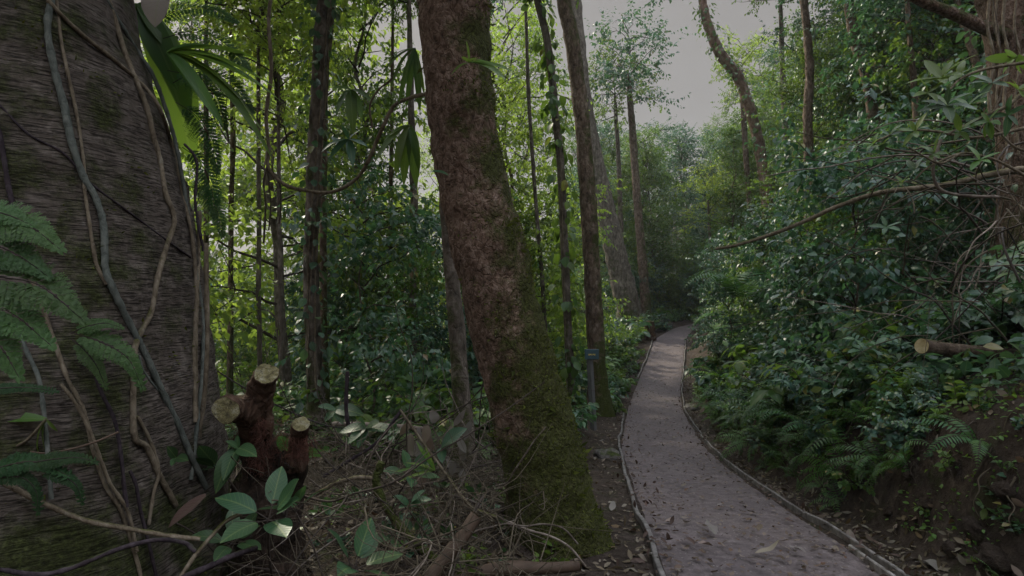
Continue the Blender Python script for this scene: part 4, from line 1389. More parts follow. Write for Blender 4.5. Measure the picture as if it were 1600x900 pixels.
log("cut_pole", "peeled brown pole with a pale slanted cut end in the brushwood", [at(655, 925, 2.75), at(690, 880, 2.8), at(720, 842, 2.85), at(744, 806, 2.9)], [.042, .037, .034, .033], "peeled", "cut_wood", "pole", ends=(1,))
log("fallen_log", "smooth brown log lying at the foot of the leaning tree", [at(690, 905, 2.85), at(740, 897, 2.85), at(790, 888, 2.86), at(850, 888, 2.88), at(905, 884, 2.9)], [.028, .03, .036, .031, .024], "peeled", "cut_wood", "log", nz=.1, ends=(1,))
log("sawn_log", "short mottled log with a pale sawn end on the right slope", [at(1610, 560, 4.5), at(1560, 553, 4.45), at(1500, 549, 4.38), at(1441, 541, 4.25)], [.045, .05, .054, .056], "bark_log", "cut_wood", "log", nz=.08, ends=(1,))
vine("bent mossy branch standing in the brushwood with a broken tip", [(596, 722, 3.1), (588, 755, 3.1), (605, 795, 3.08), (632, 830, 3.05), (660, 858, 3.0), (690, 880, 3.0)], 13, "bark_brown", d=3.1, name="broken_branch", group=None, cat="branch", knob=.05)
vine("thin mossy branch reaching left from the bent branch", [(590, 748, 3.1), (560, 746, 3.1), (525, 755, 3.12), (495, 772, 3.15)], 6, "vine_brown", d=3.1, name="broken_branch", group=None, cat="branch")
vine("long bare branch lying level across the back of the brushwood", [(520, 662, 4.9), (580, 664, 4.85), (640, 668, 4.8), (668, 672, 4.8)], 7, "dead_wood", d=4.8, name="fallen_branch", group=None, cat="branch")
vine("long thin stem slanting down across the brushwood to the leaning tree", [(625, 640, 3.4), (660, 690, 3.4), (700, 745, 3.35), (735, 790, 3.2), (775, 808, 3.1)], 4, "vine_brown", d=3.3, name="bare_twig", group=None, cat="twig")
vine("dark stem rising steeply through the brushwood left of the dead leaves", [(505, 745, 3.6), (545, 720, 3.6), (590, 690, 3.6), (628, 640, 3.6)], 5, "vine_dark", d=3.6, name="bare_twig", group=None, cat="twig")
vine("dark upright broken sapling near the sawn stump", [(548, 682, 3.9), (541, 640, 3.9), (543, 580, 3.9)], 6, "vine_dark", d=3.9, name="bare_twig", group=None, cat="twig")
vine("taut black wire stretched behind the sawn stump", [(340, 580, 3.6), (380, 605, 3.65), (430, 632, 3.7), (500, 662, 3.8), (560, 672, 3.9)], 2.2, "vine_dark", d=3.7, name="wire", group=None, cat="wire", knob=0)
vine("pale forked twig leaning on the foot of the leaning tree", [(795, 815, 2.85), (825, 828, 2.85), (860, 838, 2.85), (890, 855, 2.85), (915, 885, 2.85)], 3.2, "dead_wood", d=2.85, name="dead_twig", group=None, cat="twig")
vine("pale curved twig crossing the leaning tree's foot", [(790, 818, 2.8), (820, 822, 2.82), (850, 819, 2.85), (880, 826, 2.9), (903, 850, 2.9)], 2.6, "dead_wood", d=2.85, name="dead_twig", group=None, cat="twig")
vine("long bare branch jutting over the right slope toward the path", [(1118, 389, 6.2), (1150, 383, 6.1), (1200, 368, 6.0), (1250, 349, 5.8), (1310, 322, 5.6), (1360, 305, 5.4), (1400, 297, 5.2), (1470, 290, 5.0), (1560, 270, 4.8), (1620, 262, 4.7)], 9, "vine_brown", d=6, name="bare_branch", group=None, cat="branch", knob=.12, taper=.6)

# looping liana with drooping leaves
vine("looping liana hanging between the slender tree and the leaning trunk", [(672, 147, 3.5), (660, 148, 3.6), (640, 153, 3.8), (615, 166, 4), (600, 195, 4), (588, 222, 4.1), (576, 250, 4.1), (560, 276, 4.2), (535, 294, 4.2), (510, 301, 4.2), (480, 298, 4.2), (450, 291, 4.2), (428, 274, 4.2), (418, 256, 4.2), (420, 232, 4.2), (416, 180, 4.2), (424, 110, 4.2), (420, 30, 4.2), (428, -40, 4.2)], 5.5, "vine_brown", d=4.1, name="hanging_liana", group=None)
vine("thin side loop of the liana beneath the strap leaves", [(626, 105, 3.9), (610, 125, 3.95), (592, 140, 4.0), (578, 165, 4.05), (582, 200, 4.1)], 3, "vine_brown", d=4, name="hanging_liana", group=None)


for q, (px, y1, w_) in enumerate([(412, 380, 3), (420, 360, 2.5), (436, 350, 2.5), (430, 300, 2)]):
    vine(("long", "shaggy", "bent", "short")[q] + " dead root hanging from the liana's left bend", [(418, 258, 4.2), (px, 285, 4.2), (px + 3, 320 if y1 > 320 else 292, 4.2), (px, y1, 4.2)], w_, "dead_twig", d=4.2, name="hanging_root", group=None, cat="root")


def strap_plant(name, label, c, d, leaves, lm, cat="plant", group=None, wr=.13, fold=.25, shape=STRAP, stem=None):
    """leaves: (tip px, tip py, depth offset, sag) round a centre pixel c"""
    b = at(c[0], c[1], d)
    root = thing(name, label, cat, b, group=group)
    for (tx, ty, dz, sag) in leaves:
        t = at(tx, ty, d + dz) - b
        L = np.linalg.norm(t)
        mb = MB()
        side = np.cross(t / L, np.array([0, 1.0, 0]))
        Nn = UP * 1.0 + np.array([0, -.7, 0]) + rng.normal(0, .15, 3)
        Dd = t / L + UP * sag * .6
        add_leaves(mb, np.zeros((1, 3)), Dd[None], Nn[None], L * 1.03, L * wr, BIG if shape is BIG else ([0, .1, .22, .36, .5, .64, .78, .9, 1], [.25, .55, .82, .97, 1, .93, .72, .42, .03]), 0, fold=fold, droop=sag, wave=.04)
        mb.build("leaf", lm, root)
    if stem is not None:
        mb = MB(); tube(mb, catmull([np.zeros(3)] + [at(*p) - b for p in stem], 6), .006, 6, 0); mb.build("stem", M["vine_brown"], root)
    return root


strap_plant("epiphyte", "small bright rosette of strap leaves perched on the leaning trunk", (733, 98), 3.24, [(730, 64, -.05, .05), (797, 104, -.1, .25), (783, 112, -.15, .3), (745, 88, -.15, .2), (757, 92, -.1, .3), (708, 110, -.05, .4), (722, 88, -.12, .1)], M["leaf_young"], group=None, wr=.11)
LM = M["leaf_mid"]
strap_plant("strap_leaf_plant", "drooping strap-leaved epiphyte above the liana's loop", (548, 140), 4.2, [(523, 170, -.1, .5), (530, 155, -.1, .4), (562, 172, -.1, .5), (548, 185, -.15, .6), (517, 135, 0, .3), (575, 150, -.1, .4)], LM, group="strap-leaved plants on the liana", wr=.14)
strap_plant("strap_leaf_plant", "strap-leaved epiphyte with long hanging blades against the leaning tree", (640, 195), 4.0, [(615, 258, -.1, .4), (630, 270, -.1, .5), (645, 272, -.1, .5), (600, 215, -.05, .4), (585, 240, -.1, .4), (652, 250, -.1, .5), (618, 240, -.15, .5)], M["leaf_young"], group="strap-leaved plants on the liana", wr=.1)
strap_plant("strap_leaf_plant", "dark tuft of strap leaves at the liana's bottom curve", (545, 218), 4.3, [(505, 230, -.1, .4), (520, 240, -.1, .5), (550, 250, -.1, .4), (570, 225, -.1, .3), (535, 195, -.1, .1), (562, 200, 0, .2)], M["leaf_dark"], group="strap-leaved plants on the liana", wr=.15)
strap_plant("strap_leaf_plant", "hanging dark bunch of narrow leaves beside the leaning trunk's top", (648, 75), 3.9, [(600, 105, -.1, .5), (610, 120, -.1, .5), (628, 145, -.1, .4), (640, 150, -.1, .4), (655, 160, -.1, .3), (612, 85, -.1, .4), (660, 140, 0, .3)], M["leaf_mid"], group="strap-leaved plants on the liana", wr=.055)
strap_plant("palm_frond_plant", "big arching palm leaves springing out beside the giant trunk's top", (262, 82), 2.9, [(400, 200, .1, .75), (408, 175, .2, .7), (425, 110, .3, .45), (428, 130, .2, .5), (318, 168, -.1, .45), (330, 60, .1, .4), (395, 70, .35, .4), (300, 130, -.1, .4)], M["leaf_mid"], cat="palm", wr=.085, fold=.5)
strap_plant("palm_frond_plant", "wide green blades hanging behind the giant trunk's upper edge", (215, 5), 3.3, [(265, 120, .0, .3), (285, 90, .1, .3), (250, 60, 0, .2), (300, 170, .2, .4), (315, 230, .2, .45)], M["leaf_mid"], cat="palm", wr=.16, fold=.2)
strap_plant("dead_leaf", "curled pale grey dead leaf caught beside the giant trunk's top", (255, -15), 2.75, [(236, 28, -.05, .35)], M["pale_leaf"], cat="leaf", wr=.42)


def lacy_fern(name, label, d, fronds, lm="fern_lacy", group="lacy ferns on the giant trunk", npin=22, Lp=.17, lacy=13, cat="fern"):
    """fronds: lists of (px,py[,depth])"""
    b = at(*fronds[0][0][:2], d)
    root = thing(name, label, cat, b, group=group)
    for f in fronds:
        P = [at(p[0], p[1], p[2] if len(p) > 2 else d) - b for p in f]
        ln = np.linalg.norm(P[-1] - P[0])
        mb = MB(); frond(mb, P, npin, Lp * ln / .35, .01, lacy, sag=.12, r=.0025, face=(.25, -1, .55))
        mb.build("frond", [M[lm], M["twig"]], root)
    return root


lacy_fern("lacy_fern", "large pale lacy fern hanging at the left edge before the giant trunk", 1.55,
          [[(-70, 360), (-20, 345), (40, 350), (95, 390)], [(-70, 380), (-20, 380), (30, 400), (75, 432)], [(-60, 400), (-10, 430), (60, 445), (130, 500)], [(-70, 420), (-30, 470), (20, 490), (80, 540)], [(-60, 440), (-40, 500), (0, 540), (30, 590)], [(-60, 350), (-30, 330), (10, 335), (50, 352)]], npin=15, Lp=.11, lacy=16)
lacy_fern("lacy_fern", "small lacy fern on the giant trunk above the purple root", 2.2, [[(110, 520), (130, 525), (160, 535), (200, 560), (222, 605)], [(112, 530), (130, 545), (150, 570), (165, 605)], [(112, 520), (135, 510), (165, 505), (190, 512)]], npin=14, Lp=.07)
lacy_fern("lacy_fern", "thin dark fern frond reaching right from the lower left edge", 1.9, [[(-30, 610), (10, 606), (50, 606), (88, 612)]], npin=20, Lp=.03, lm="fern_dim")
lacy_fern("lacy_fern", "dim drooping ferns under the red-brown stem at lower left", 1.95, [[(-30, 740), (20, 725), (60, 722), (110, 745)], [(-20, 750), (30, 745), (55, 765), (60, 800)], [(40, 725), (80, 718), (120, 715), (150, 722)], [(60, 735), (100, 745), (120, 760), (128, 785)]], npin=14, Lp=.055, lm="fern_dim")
lacy_fern("lacy_fern", "feathery filmy ferns crowding behind the giant trunk's right edge", 3.2, [[(255, 60), (300, 50), (350, 70), (390, 110)], [(262, 110), (300, 120), (335, 150), (352, 200)], [(275, 160), (305, 180), (330, 220), (340, 270)], [(285, 230), (310, 250), (330, 290), (335, 340)], [(240, 40), (280, 15), (330, 15), (370, 35)], [(270, 130), (310, 110), (360, 130), (395, 175)], [(292, 290), (318, 300), (340, 330), (348, 370)]], npin=20, Lp=.1, lacy=10, lm="fern")

# young drooping shoot on the red-brown stem
strap_plant("young_shoot", "pale green shoot with a long leaf and drooping buds at the left edge", (72, 655), 2.08, [(-25, 652, 0, .02), (60, 680, 0, .4), (53, 710, 0, .4), (44, 705, 0, .4), (84, 675, 0, .4)], M["leaf_young"], group=None, wr=.1, stem=[(45, 685, 2.08), (20, 700, 2.08)])

# big glossy leaved plants at the bottom
GLS = [(0, 1.0, .2, .02), (1.3, .9, .6, .2), (2.6, 1.0, .9, .35), (3.8, .9, .8, .3), (5.0, 1.05, .6, .25), (5.8, .8, .3, .15)]


def glossy_proto():
    root = thing("glossy_plant", "x", "plant")
    g = np.random.default_rng(3)
    for (az, l, tl, sag) in GLS:
        d = np.array([math.cos(az) * math.sin(tl + .3), math.sin(az) * math.sin(tl + .3), math.cos(tl + .3)])
        mb = MB()
        p = d * .06
        add_leaves(mb, p[None], d[None], (UP + d * np.array([-.8, -.8, 0]))[None] * np.array([1, 1, 1]), .17 * l, .17 * l * .28, BIG, 0, fold=.15, droop=sag, wave=.05)
        mb.build("leaf", M["leaf_glossy"], root)
        ms = MB(); tube(ms, [np.zeros(3), d * .035, d * .062], [.004, .003, .0025], 6, 0); ms.build("stalk", M["twig"], root)
    ms = MB(); tube(ms, catmull([np.array([.02, .02, -.4]), np.array([.0, .02, -.2]), np.zeros(3)], 5), [.006, .006, .005], 6, 0); ms.build("stem", M["twig"], root)
    return root


gp = glossy_proto()
for i, (px, py, d, rz, s, lab) in enumerate([
        (420, 812, 2.35, .4, 1.0, "plant with big glossy oval leaves below the sawn stump"),
        (552, 892, 2.4, 2.0, .95, "glossy oval-leaved plant at the bottom edge of the brushwood"),
        (462, 800, 2.6, 4.4, .75, "glossy leafy plant right of the big oval-leaved one"),
        (362, 850, 2.45, .9, .7, "dim leafy plant at the bottom between stump and giant trunk"),
        (455, 725, 2.9, 3.4, .9, "dark glossy plant growing under the sawn branch ends"),
        (345, 735, 2.75, 5.0, .8, "glossy leafy sprig between giant trunk and sawn stump"),
        (640, 745, 3.3, 1.1, .75, "glossy sprig in the middle of the brushwood")]):
    o = gp if i == 0 else copy_tree(gp)
    o.location = at(px, py, d); o.rotation_euler = (.5, 0, rz); o.scale = (s, s, s)
    tag(o, lab, "plant", "glossy plants in the brushwood")
for k_ in range(18):
    px, py = r2.uniform(480, 770), r2.uniform(665, 870)
    d_ = float(np.interp(py, [660, 880], [4.6, 2.9])) + r2.uniform(-.2, .2)
    o = copy_tree(gp); s_ = r2.uniform(.3, .6)
    o.location = at(px, py, d_); o.rotation_euler = (r2.uniform(.2, .9), r2.normal(0, .3), r2.uniform(0, 6.28)); o.scale = (s_, s_, s_)
    tag(o, "small leafy sprig in the brushwood", "plant", "leafy sprigs in the brushwood")
    ALL.append((o, "small leafy sprig in the brushwood", "leaf", "leafy sprigs in the brushwood"))
strap_plant("heart_leaf_vine", "lobed glossy leaves springing from the left of the sawn stump", (372, 700), 2.6, [(356, 690, -.05, .2), (348, 742, -.1, .4), (370, 680, .0, .1), (392, 712, -.1, .3), (340, 760, -.1, .5)], M["leaf_glossy"], wr=.24, shape=BIG)
for k, (lab, c, d, lv) in enumerate([
        ("single pale leaf stuck to the leaning trunk's left edge", (672, 268), 3.3, [(700, 272, -.02, .2)]),
        ("heart-shaped green leaves beside the pale dead leaves", (690, 700), 3.5, [(722, 672, -.1, .2), (690, 720, -.1, .3), (705, 690, -.1, .2)]),
        ("blue-green leaves on a thin stem left of the dead leaves", (572, 668), 3.7, [(545, 690, -.1, .3), (560, 695, -.1, .4), (590, 660, -.1, .1), (608, 672, -.1, .2), (560, 655, -.1, 0), (530, 675, 0, .3)]),
        ("row of bluish leaves behind the sawn stump", (525, 640), 4.2, [(510, 655, -.1, .4), (530, 658, -.1, .5), (545, 655, -.1, .5), (500, 635, -.1, .2), (560, 648, -.1, .3)]),
        ("small green leaves low in the brushwood's centre", (640, 790), 3.1, [(618, 775, -.05, .2), (625, 792, -.05, .3), (660, 765, -.05, .2), (668, 780, -.05, .3)]),
        ("narrow grassy tuft in the brushwood", (680, 735), 3.3, [(650, 690, 0, .1), (655, 700, -.05, .1), (622, 735, -.1, .3), (630, 750, -.1, .4), (640, 722, -.1, .2), (665, 700, 0, .05)]),
        ("two green leaves between giant trunk and dead leaf", (275, 715), 2.5, [(290, 720, -.05, .2), (262, 698, -.05, 0), (268, 726, -.05, .2)])]):
    strap_plant("heart_leaf_vine" if k != 5 else "grass_tuft", lab, c, d, lv, M["leaf_glossy"] if k in (2, 3, 6) else M["leaf_young"] if k == 5 else M["leaf_shrub"], wr=.06 if k == 5 else .26, shape=BIG, group=None)
strap_plant("dead_leaf", "large curled brown dead leaf lying low against the giant trunk", (322, 774), 2.35, [(262, 822, -.05, .15)], M["brown_leaf"], cat="leaf", wr=.2)
# cluster of pale dead leaves
for i in range(26):
    px, py = 640 + r2.uniform(0, 100), 655 + r2.uniform(0, 100)
    d = 3.9 + r2.uniform(-.2, .3)
    mb = MB()
    Dd = np.array([r2.normal(0, .35), -.2, -1 if r2.uniform() < .7 else .6])
    add_leaves(mb, np.zeros((1, 3)), Dd[None], np.array([[r2.normal(0, .5), -1, r2.normal(0, .3)]]), r2.uniform(.09, .15), r2.uniform(.022, .036), BIG, 0, fold=.3, droop=r2.uniform(-.2, .4), wave=.1)
    o = mb.build("dead_leaf", M["pale_leaf"] if i % 3 else M["dead_leaf"], loc=at(px, py, d))
    tag(o, "pale withered leaf hanging in the dead cluster left of the leaning tree", "leaf", "withered leaves in the brushwood")

# ------------------------------------------------------------------ the sawn stump
sb = at(410, 905, 2.75)
sroot = thing("sawn_stump", "dark reddish stump with three sawn-off limbs right of the giant trunk", "stump", sb)
SD = 2.75


def limb(pts, rads, name="limb"):
    P = catmull([at(*p) - sb for p in pts], 8)
    rad = np.interp(np.linspace(0, 1, len(P)), np.linspace(0, 1, len(rads)), rads)
    mb = MB(); V, U, T = tube(mb, P, rad, 22, 0, .28, 14, len(pts))
    o = mb.build(name, M["stump"], sroot)
    rim = V[-1]; ce = rim.mean(0)
    vv = np.vstack([ce + (rim - ce) * .96 + T[-1] * .004, ce[None] + T[-1] * .004])
    mc = MB(); mc.add(vv, [[a, (a + 1) % 22, (a + 2) % 22, 22] for a in range(0, 22, 2)])
    mc.build("cut_end", M["cut_old"], o, smooth=False)


limb([(398, 672, 2.85), (402, 640, 2.8), (407, 612, 2.76), (414, 584, 2.68)], [.085, .075, .064, .058])
limb([(400, 655, 2.82), (385, 640, 2.74), (368, 637, 2.66), (352, 641, 2.55)], [.075, .068, .06, .058])
limb([(462, 730, 2.85), (464, 705, 2.83), (467, 685, 2.8), (470, 662, 2.72)], [.055, .048, .044, .041])
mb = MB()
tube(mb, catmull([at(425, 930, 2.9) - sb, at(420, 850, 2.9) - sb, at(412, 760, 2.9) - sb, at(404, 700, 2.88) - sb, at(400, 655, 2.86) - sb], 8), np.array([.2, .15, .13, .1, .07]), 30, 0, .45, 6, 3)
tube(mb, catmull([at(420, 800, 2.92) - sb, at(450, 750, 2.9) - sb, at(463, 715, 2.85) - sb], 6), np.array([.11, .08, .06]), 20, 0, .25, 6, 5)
mb.build("trunk", M["stump_dark"], sroot)  # shade below the limbs is put into this darker bark colour
mb = MB()
for i in range(1100):
    px, py = (r2.normal(403, 20), r2.uniform(652, 735)) if i % 4 else (r2.normal(466, 14), r2.uniform(678, 715))
    b = at(px, py, 2.72 + (abs(px - 403) / 200 if i % 4 else .02)) - sb
    d = norm(np.array([r2.normal(0, .7), -.35, -.6 + r2.normal(0, .5)]))
    l = r2.uniform(.015, .045)
    tube(mb, [b, b + d * l * .5 + r2.normal(0, .006, 3), b + d * l + r2.normal(0, .012, 3)], [.0014, .0012, .0006], 3, 0, cap=False)
fb = mb.build("root_fibres", M["redfibre"], sroot)
tag(fb, kind="stuff")

# ------------------------------------------------------------------ path furniture
spb = hit_ground(928, 672)
d = spb[1]
sroot2 = thing("sign_post", "thin grey post with a small dark plate beside the slim mossy tree", "sign", spb)
tp = at(921, 556, d) - spb


def box(mb, c, sx, sy, sz, ax=None, mat=0, bev=.004):
    v = []
    for z in (-1, 1):
        for (x, y) in ((-1, -1), (1, -1), (1, 1), (-1, 1)):
            v.append((x * sx / 2, y * sy / 2, z * sz / 2))
    v = np.array(v) if ax is None else np.array(v) @ np.array(ax)
    mb.add(v + np.array(c), [[0, 3, 2, 1], [4, 5, 6, 7], [0, 1, 5, 4], [1, 2, 6, 5], [2, 3, 7, 6], [3, 0, 4, 7]], None, mat)


mb = MB()
tube(mb, [np.array([0, 0, -.2]), tp * .25, tp * .5, tp * .75, tp], .052, 4, 0, .03, 6, 1)
mb.build("post", M["post"], sroot2, smooth=False)
mb = MB(); box(mb, tp + np.array([.03, -.055, .03]), .225, .022, .16)
o = mb.build("plate", M["plate"], sroot2, smooth=False)
bv = o.modifiers.new("bevel", "BEVEL"); bv.width = .006; bv.segments = 2
mt = MB()
for k, wd in enumerate((.016, .022, .013, .019, .016)):
    box(mt, tp + np.array([-.015 + k * .023, -.068, .025 + .003 * (k % 2)]), wd * .8, .004, .02 if k % 2 else .027)
mt.build("lettering", M["yellow"], o, smooth=False)

st = at(1016, 528, 22.3)
st[2] = float(ground(st[0], st[1]))
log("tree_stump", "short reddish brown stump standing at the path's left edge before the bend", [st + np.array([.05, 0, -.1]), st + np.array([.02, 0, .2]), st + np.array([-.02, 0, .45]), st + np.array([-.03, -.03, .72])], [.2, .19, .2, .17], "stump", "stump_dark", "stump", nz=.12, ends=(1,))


def boulder(label, px, py, s, seed, squash=.6):
    b = hit_ground(px, py)
    n, m = 20, 28
    th = np.linspace(0.02, math.pi - .02, n); ph = np.linspace(0, 2 * np.pi, m, endpoint=False)
    D = np.stack([np.sin(th)[:, None] * np.cos(ph)[None], np.sin(th)[:, None] * np.sin(ph)[None], np.cos(th)[:, None] + 0 * ph[None]], -1)
    V = D * s * (1 + .35 * fbm(D * 1.6 + seed, seed, 4))[..., None] * np.array([1, 1, squash])
    idx = np.arange(n * m).reshape(n, m)
    mb = MB(); mb.add(V.reshape(-1, 3), np.stack([idx[:-1], idx[1:], np.roll(idx[1:], -1, 1), np.roll(idx[:-1], -1, 1)], -1).reshape(-1, 4))
    return tag(mb.build("boulder", M["rock"], loc=b + np.array([0, 0, s * .1])), label, "boulder", "boulders beside the path")


boulder("grey boulder at the path's left edge where the boards break off", 983, 578, .28, 3)
boulder("pale boulder behind the small reddish stump", 1032, 508, .45, 4)
boulder("dark low boulder right of the path's inner bend", 1083, 640, .16, 5)
boulder("dark clod of earth beside the left edging board", 948, 715, .16, 6)

for k_, (px, py, s_) in enumerate([(1452, 790, .05), (1530, 830, .07), (1390, 800, .04), (1575, 770, .06), (1330, 735, .05), (1490, 860, .05), (1265, 715, .05), (1560, 880, .08), (1420, 745, .035), (1190, 690, .05)]):
    b = boulder("earthy stone stuck in the cut bank", px, py, s_, 11 + k_, .8)
    b.name = "earth_clod"; b["category"] = "clod"; b["group"] = "clods on the earth bank"; b.data.materials.clear(); b.data.materials.append(M["soil"])
    ALL.append((b, "dark clod of earth on the cut bank", "leaf", "clods on the earth bank"))
for k_ in range(22):
    px, py = 1240 + r2.uniform(0, 350), 0
    py = np.interp(px, [1240, 1600], [650, 690]) + r2.uniform(0, 60)
    q0 = hit_ground(px, py)
    pts_ = [q0 + np.array([.05, .03, .03])]
    for j_ in range(5):
        q = pts_[-1] + np.array([r2.normal(-.01, .04), r2.normal(-.01, .03), -r2.uniform(.03, .09)])
        g_ = float(ground(q[0], q[1])); q[2] = max(q[2], g_ + .004) if q[2] < g_ else q[2]
        pts_.append(q)
    mb = MB(); tube(mb, catmull(np.array(pts_) - q0, 4), np.linspace(r2.uniform(.003, .007), .0015, 21), 5, 0, .15, 30, k_)
    o = mb.build("bank_root", M["twig" if k_ % 2 else "dead_twig"], loc=q0)
    tag(o, "thin root dangling from the cut bank", "root", "roots hanging from the earth bank")
    ALL.append((o, ("dark" if k_ % 2 else "pale") + " thin root dangling from the cut bank", "leaf", "roots hanging from the earth bank"))

# bigger single leaves on the path and beside it
k = 0
for (px, py, L) in [(1118, 850, .2), (1185, 845, .12), (1215, 862, .11), (1085, 868, .16), (1040, 830, .1), (1130, 800, .09), (1065, 770, .1), (1100, 760, .12), (1025, 780, .07), (1010, 800, .08), (1090, 720, .1), (1000, 700, .09), (1050, 690, .1), (1040, 660, .1), (1180, 880, .2), (1260, 880, .14), (1300, 870, .12), (1240, 830, .09), (1150, 780, .08), (985, 830, .12), (955, 800, .14), (960, 850, .15), (990, 870, .14), (940, 760, .11), (930, 720, .1), (945, 690, .12), (1330, 850, .16), (1380, 858, .2), (1260, 805, .12), (1280, 815, .16), (1430, 880, .22), (1220, 790, .12), (1190, 760, .11), (1150, 735, .1), (1115, 870, .15), (1030, 880, .13)]:
    p = hit_ground(px, py)
    if pl(p[1]) < p[0] < pr(p[1]): p[2] = pz(p[1]) + .012
    mb = MB()
    az = r2.uniform(0, 6.28)
    add_leaves(mb, np.zeros((1, 3)), np.array([[math.cos(az), math.sin(az), .08]]), np.array([[r2.normal(0, .15), r2.normal(0, .15), 1]]), L * .75, L * .75 * r2.uniform(.13, .25), BIG, 0, fold=r2.uniform(-.1, .9), droop=r2.uniform(-.3, .1), wave=.2)
    o = mb.build("fallen_leaf", M["pale_leaf"] if k % 5 == 0 else M["brown_leaf"] if k % 2 else M["dead_leaf"], loc=p + np.array([0, 0, .012]))
    on = pl(p[1]) < p[0] < pr(p[1])
    look = ("pale curled fallen leaf" if k % 5 == 0 else "brown curled fallen leaf") + (" lying on the path" if on else " lying beside the path")
    tag(o, look, "leaf", "fallen leaves on and beside the path")
    ALL.append((o, look, "leaf", "fallen leaves on and beside the path"))
    k += 1

# ------------------------------------------------------------------ overhanging shrub and tangle at the right
def whorl(mb, c, axis, n, L, lm=0, seed=0, Wr=.17):
    g = np.random.default_rng(seed)
    a = norm(axis)
    s = norm(np.cross(a, UP + .01)); t = np.cross(s, a)
    for i in range(n):
        an = i * 2 * np.pi / n + g.uniform(-.3, .3)
        D = norm(a * g.uniform(.3, .8) + (s * math.cos(an) + t * math.sin(an)) * .9 - UP * .1)
        Nn = a + UP * .8 + g.normal(0, .2, 3)
        l = L * g.uniform(.6, 1.15)
        add_leaves(mb, c[None], D[None], Nn[None], l, l * Wr, BIG, lm, fold=.2, droop=g.uniform(.1, .4), wave=.04)


osr = at(1640, 330, 3.4)
oroot = thing("overhanging_shrub", "shrub with whorls of large pale green leaves leaning in at the right edge", "shrub", osr)
BR = [([(1640, 90, 3.3), (1600, 98, 3.3), (1560, 104, 3.3), (1525, 112, 3.3), (1497, 126, 3.25), (1478, 148, 3.2)], 6),
      ([(1640, 135, 3.4), (1600, 145, 3.4), (1575, 165, 3.4), (1545, 178, 3.4), (1510, 195, 3.35), (1480, 210, 3.3)], 7),
      ([(1640, 190, 3.5), (1580, 205, 3.5), (1520, 215, 3.5), (1460, 205, 3.5), (1410, 205, 3.5), (1365, 222, 3.5)], 6),
      ([(1640, 240, 3.6), (1590, 232, 3.6), (1560, 205, 3.6), (1548, 195, 3.5)], 5),
      ([(1640, 60, 3.6), (1610, 80, 3.6), (1590, 90, 3.5), (1575, 88, 3.4)], 5),
      ([(1640, 300, 3.5), (1580, 262, 3.5), (1540, 245, 3.5), (1500, 240, 3.45), (1450, 262, 3.4), (1430, 280, 3.4)], 5),
      ([(1500, 240, 3.45), (1470, 255, 3.4), (1445, 245, 3.35), (1420, 230, 3.3)], 4)]
for j, (pp, w) in enumerate(BR):
    mb = MB()
    P = catmull([at(*p) - osr for p in pp], 7)
    tube(mb, P, np.linspace(w * 3.4 / F / 2, w * 3.4 / F / 4, len(P)), 8, 0, .08, 20, j)
    mb.build("branch", M["vine_brown"], oroot)
wh = [((1470, 122, 3.2), 7, .15), ((1500, 118, 3.3), 4, .16), ((1478, 165, 3.2), 7, .14), ((1450, 145, 3.2), 5, .14), ((1512, 165, 3.2), 6, .13), ((1550, 130, 3.3), 5, .14), ((1590, 88, 3.4), 6, .16), ((1430, 205, 3.4), 6, .1), ((1390, 212, 3.5), 6, .1), ((1545, 190, 3.3), 6, .11), ((1500, 205, 3.3), 5, .12), ((1430, 265, 3.4), 7, .11), ((1410, 285, 3.4), 6, .1), ((1590, 140, 3.3), 5, .13), ((1575, 180, 3.4), 5, .12), ((1460, 240, 3.4), 6, .11), ((1380, 225, 3.5), 5, .1), ((1385, 355, 3.5), 5, .12), ((1530, 250, 3.4), 5, .11), ((1365, 225, 3.5), 4, .1)]
for j, (p, n, L) in enumerate(wh):
    mb = MB()
    whorl(mb, at(*p) - osr, np.array([-.6, -.5, .5]) + np.random.default_rng(j).normal(0, .3, 3), n, L, 0, j)
    o = mb.build("leaf_whorl", M["leaf_young"] if j % 3 != 2 else M["leaf_glossy"], oroot)

r3 = np.random.default_rng(91)
LK = ["dark thin tangled stem", "brown tangled stem", "pale tangled stem"]
for i in range(95):
    px, py = r3.uniform(1380, 1640), r3.uniform(210, 540)
    if px < 1380 + (py - 210) * -.1 + 60 and r3.uniform() < .6: px += 120
    d = r3.uniform(3.6, 5.6)
    p = at(px, py, d)
    az = r3.normal(2.7, .9); el = r3.normal(.15, .5)
    dr = np.array([math.cos(az) * math.cos(el), math.sin(az) * math.cos(el) * .6, math.sin(el)])
    ln = r3.uniform(.5, 1.7)
    pts = [np.zeros(3)]
    bend = r3.normal(0, .3, 3)
    for k in range(7):
        dr = norm(dr + bend * .4 + r3.normal(0, .16, 3) - UP * .09)
        pts.append(pts[-1] + dr * ln / 7)
    kd = r3.integers(3)
    mb = MB(); r0 = r3.uniform(.003, .009)
    P = catmull(pts, 4)
    tube(mb, P, np.linspace(r0, r0 * .4, len(P)), 6, 0, .08, 20, i)
    o = mb.build("tangled_vine", M[("twig", "dead_twig", "dead_wood")[kd]], loc=p)
    tag(o, LK[kd] + " in the thicket at the right edge", "vine", "tangled stems at the right edge")
    ALL.append((o, LK[kd], "stem", "tangled stems at the right edge"))
vine("long pale stem curling down through the right thicket", [(1470, 218, 3.5), (1462, 245, 3.5), (1458, 270, 3.5), (1468, 295, 3.5), (1500, 305, 3.5), (1560, 308, 3.5)], 4.5, "dead_wood", d=3.5, name="tangled_vine", group=None, cat="twig")
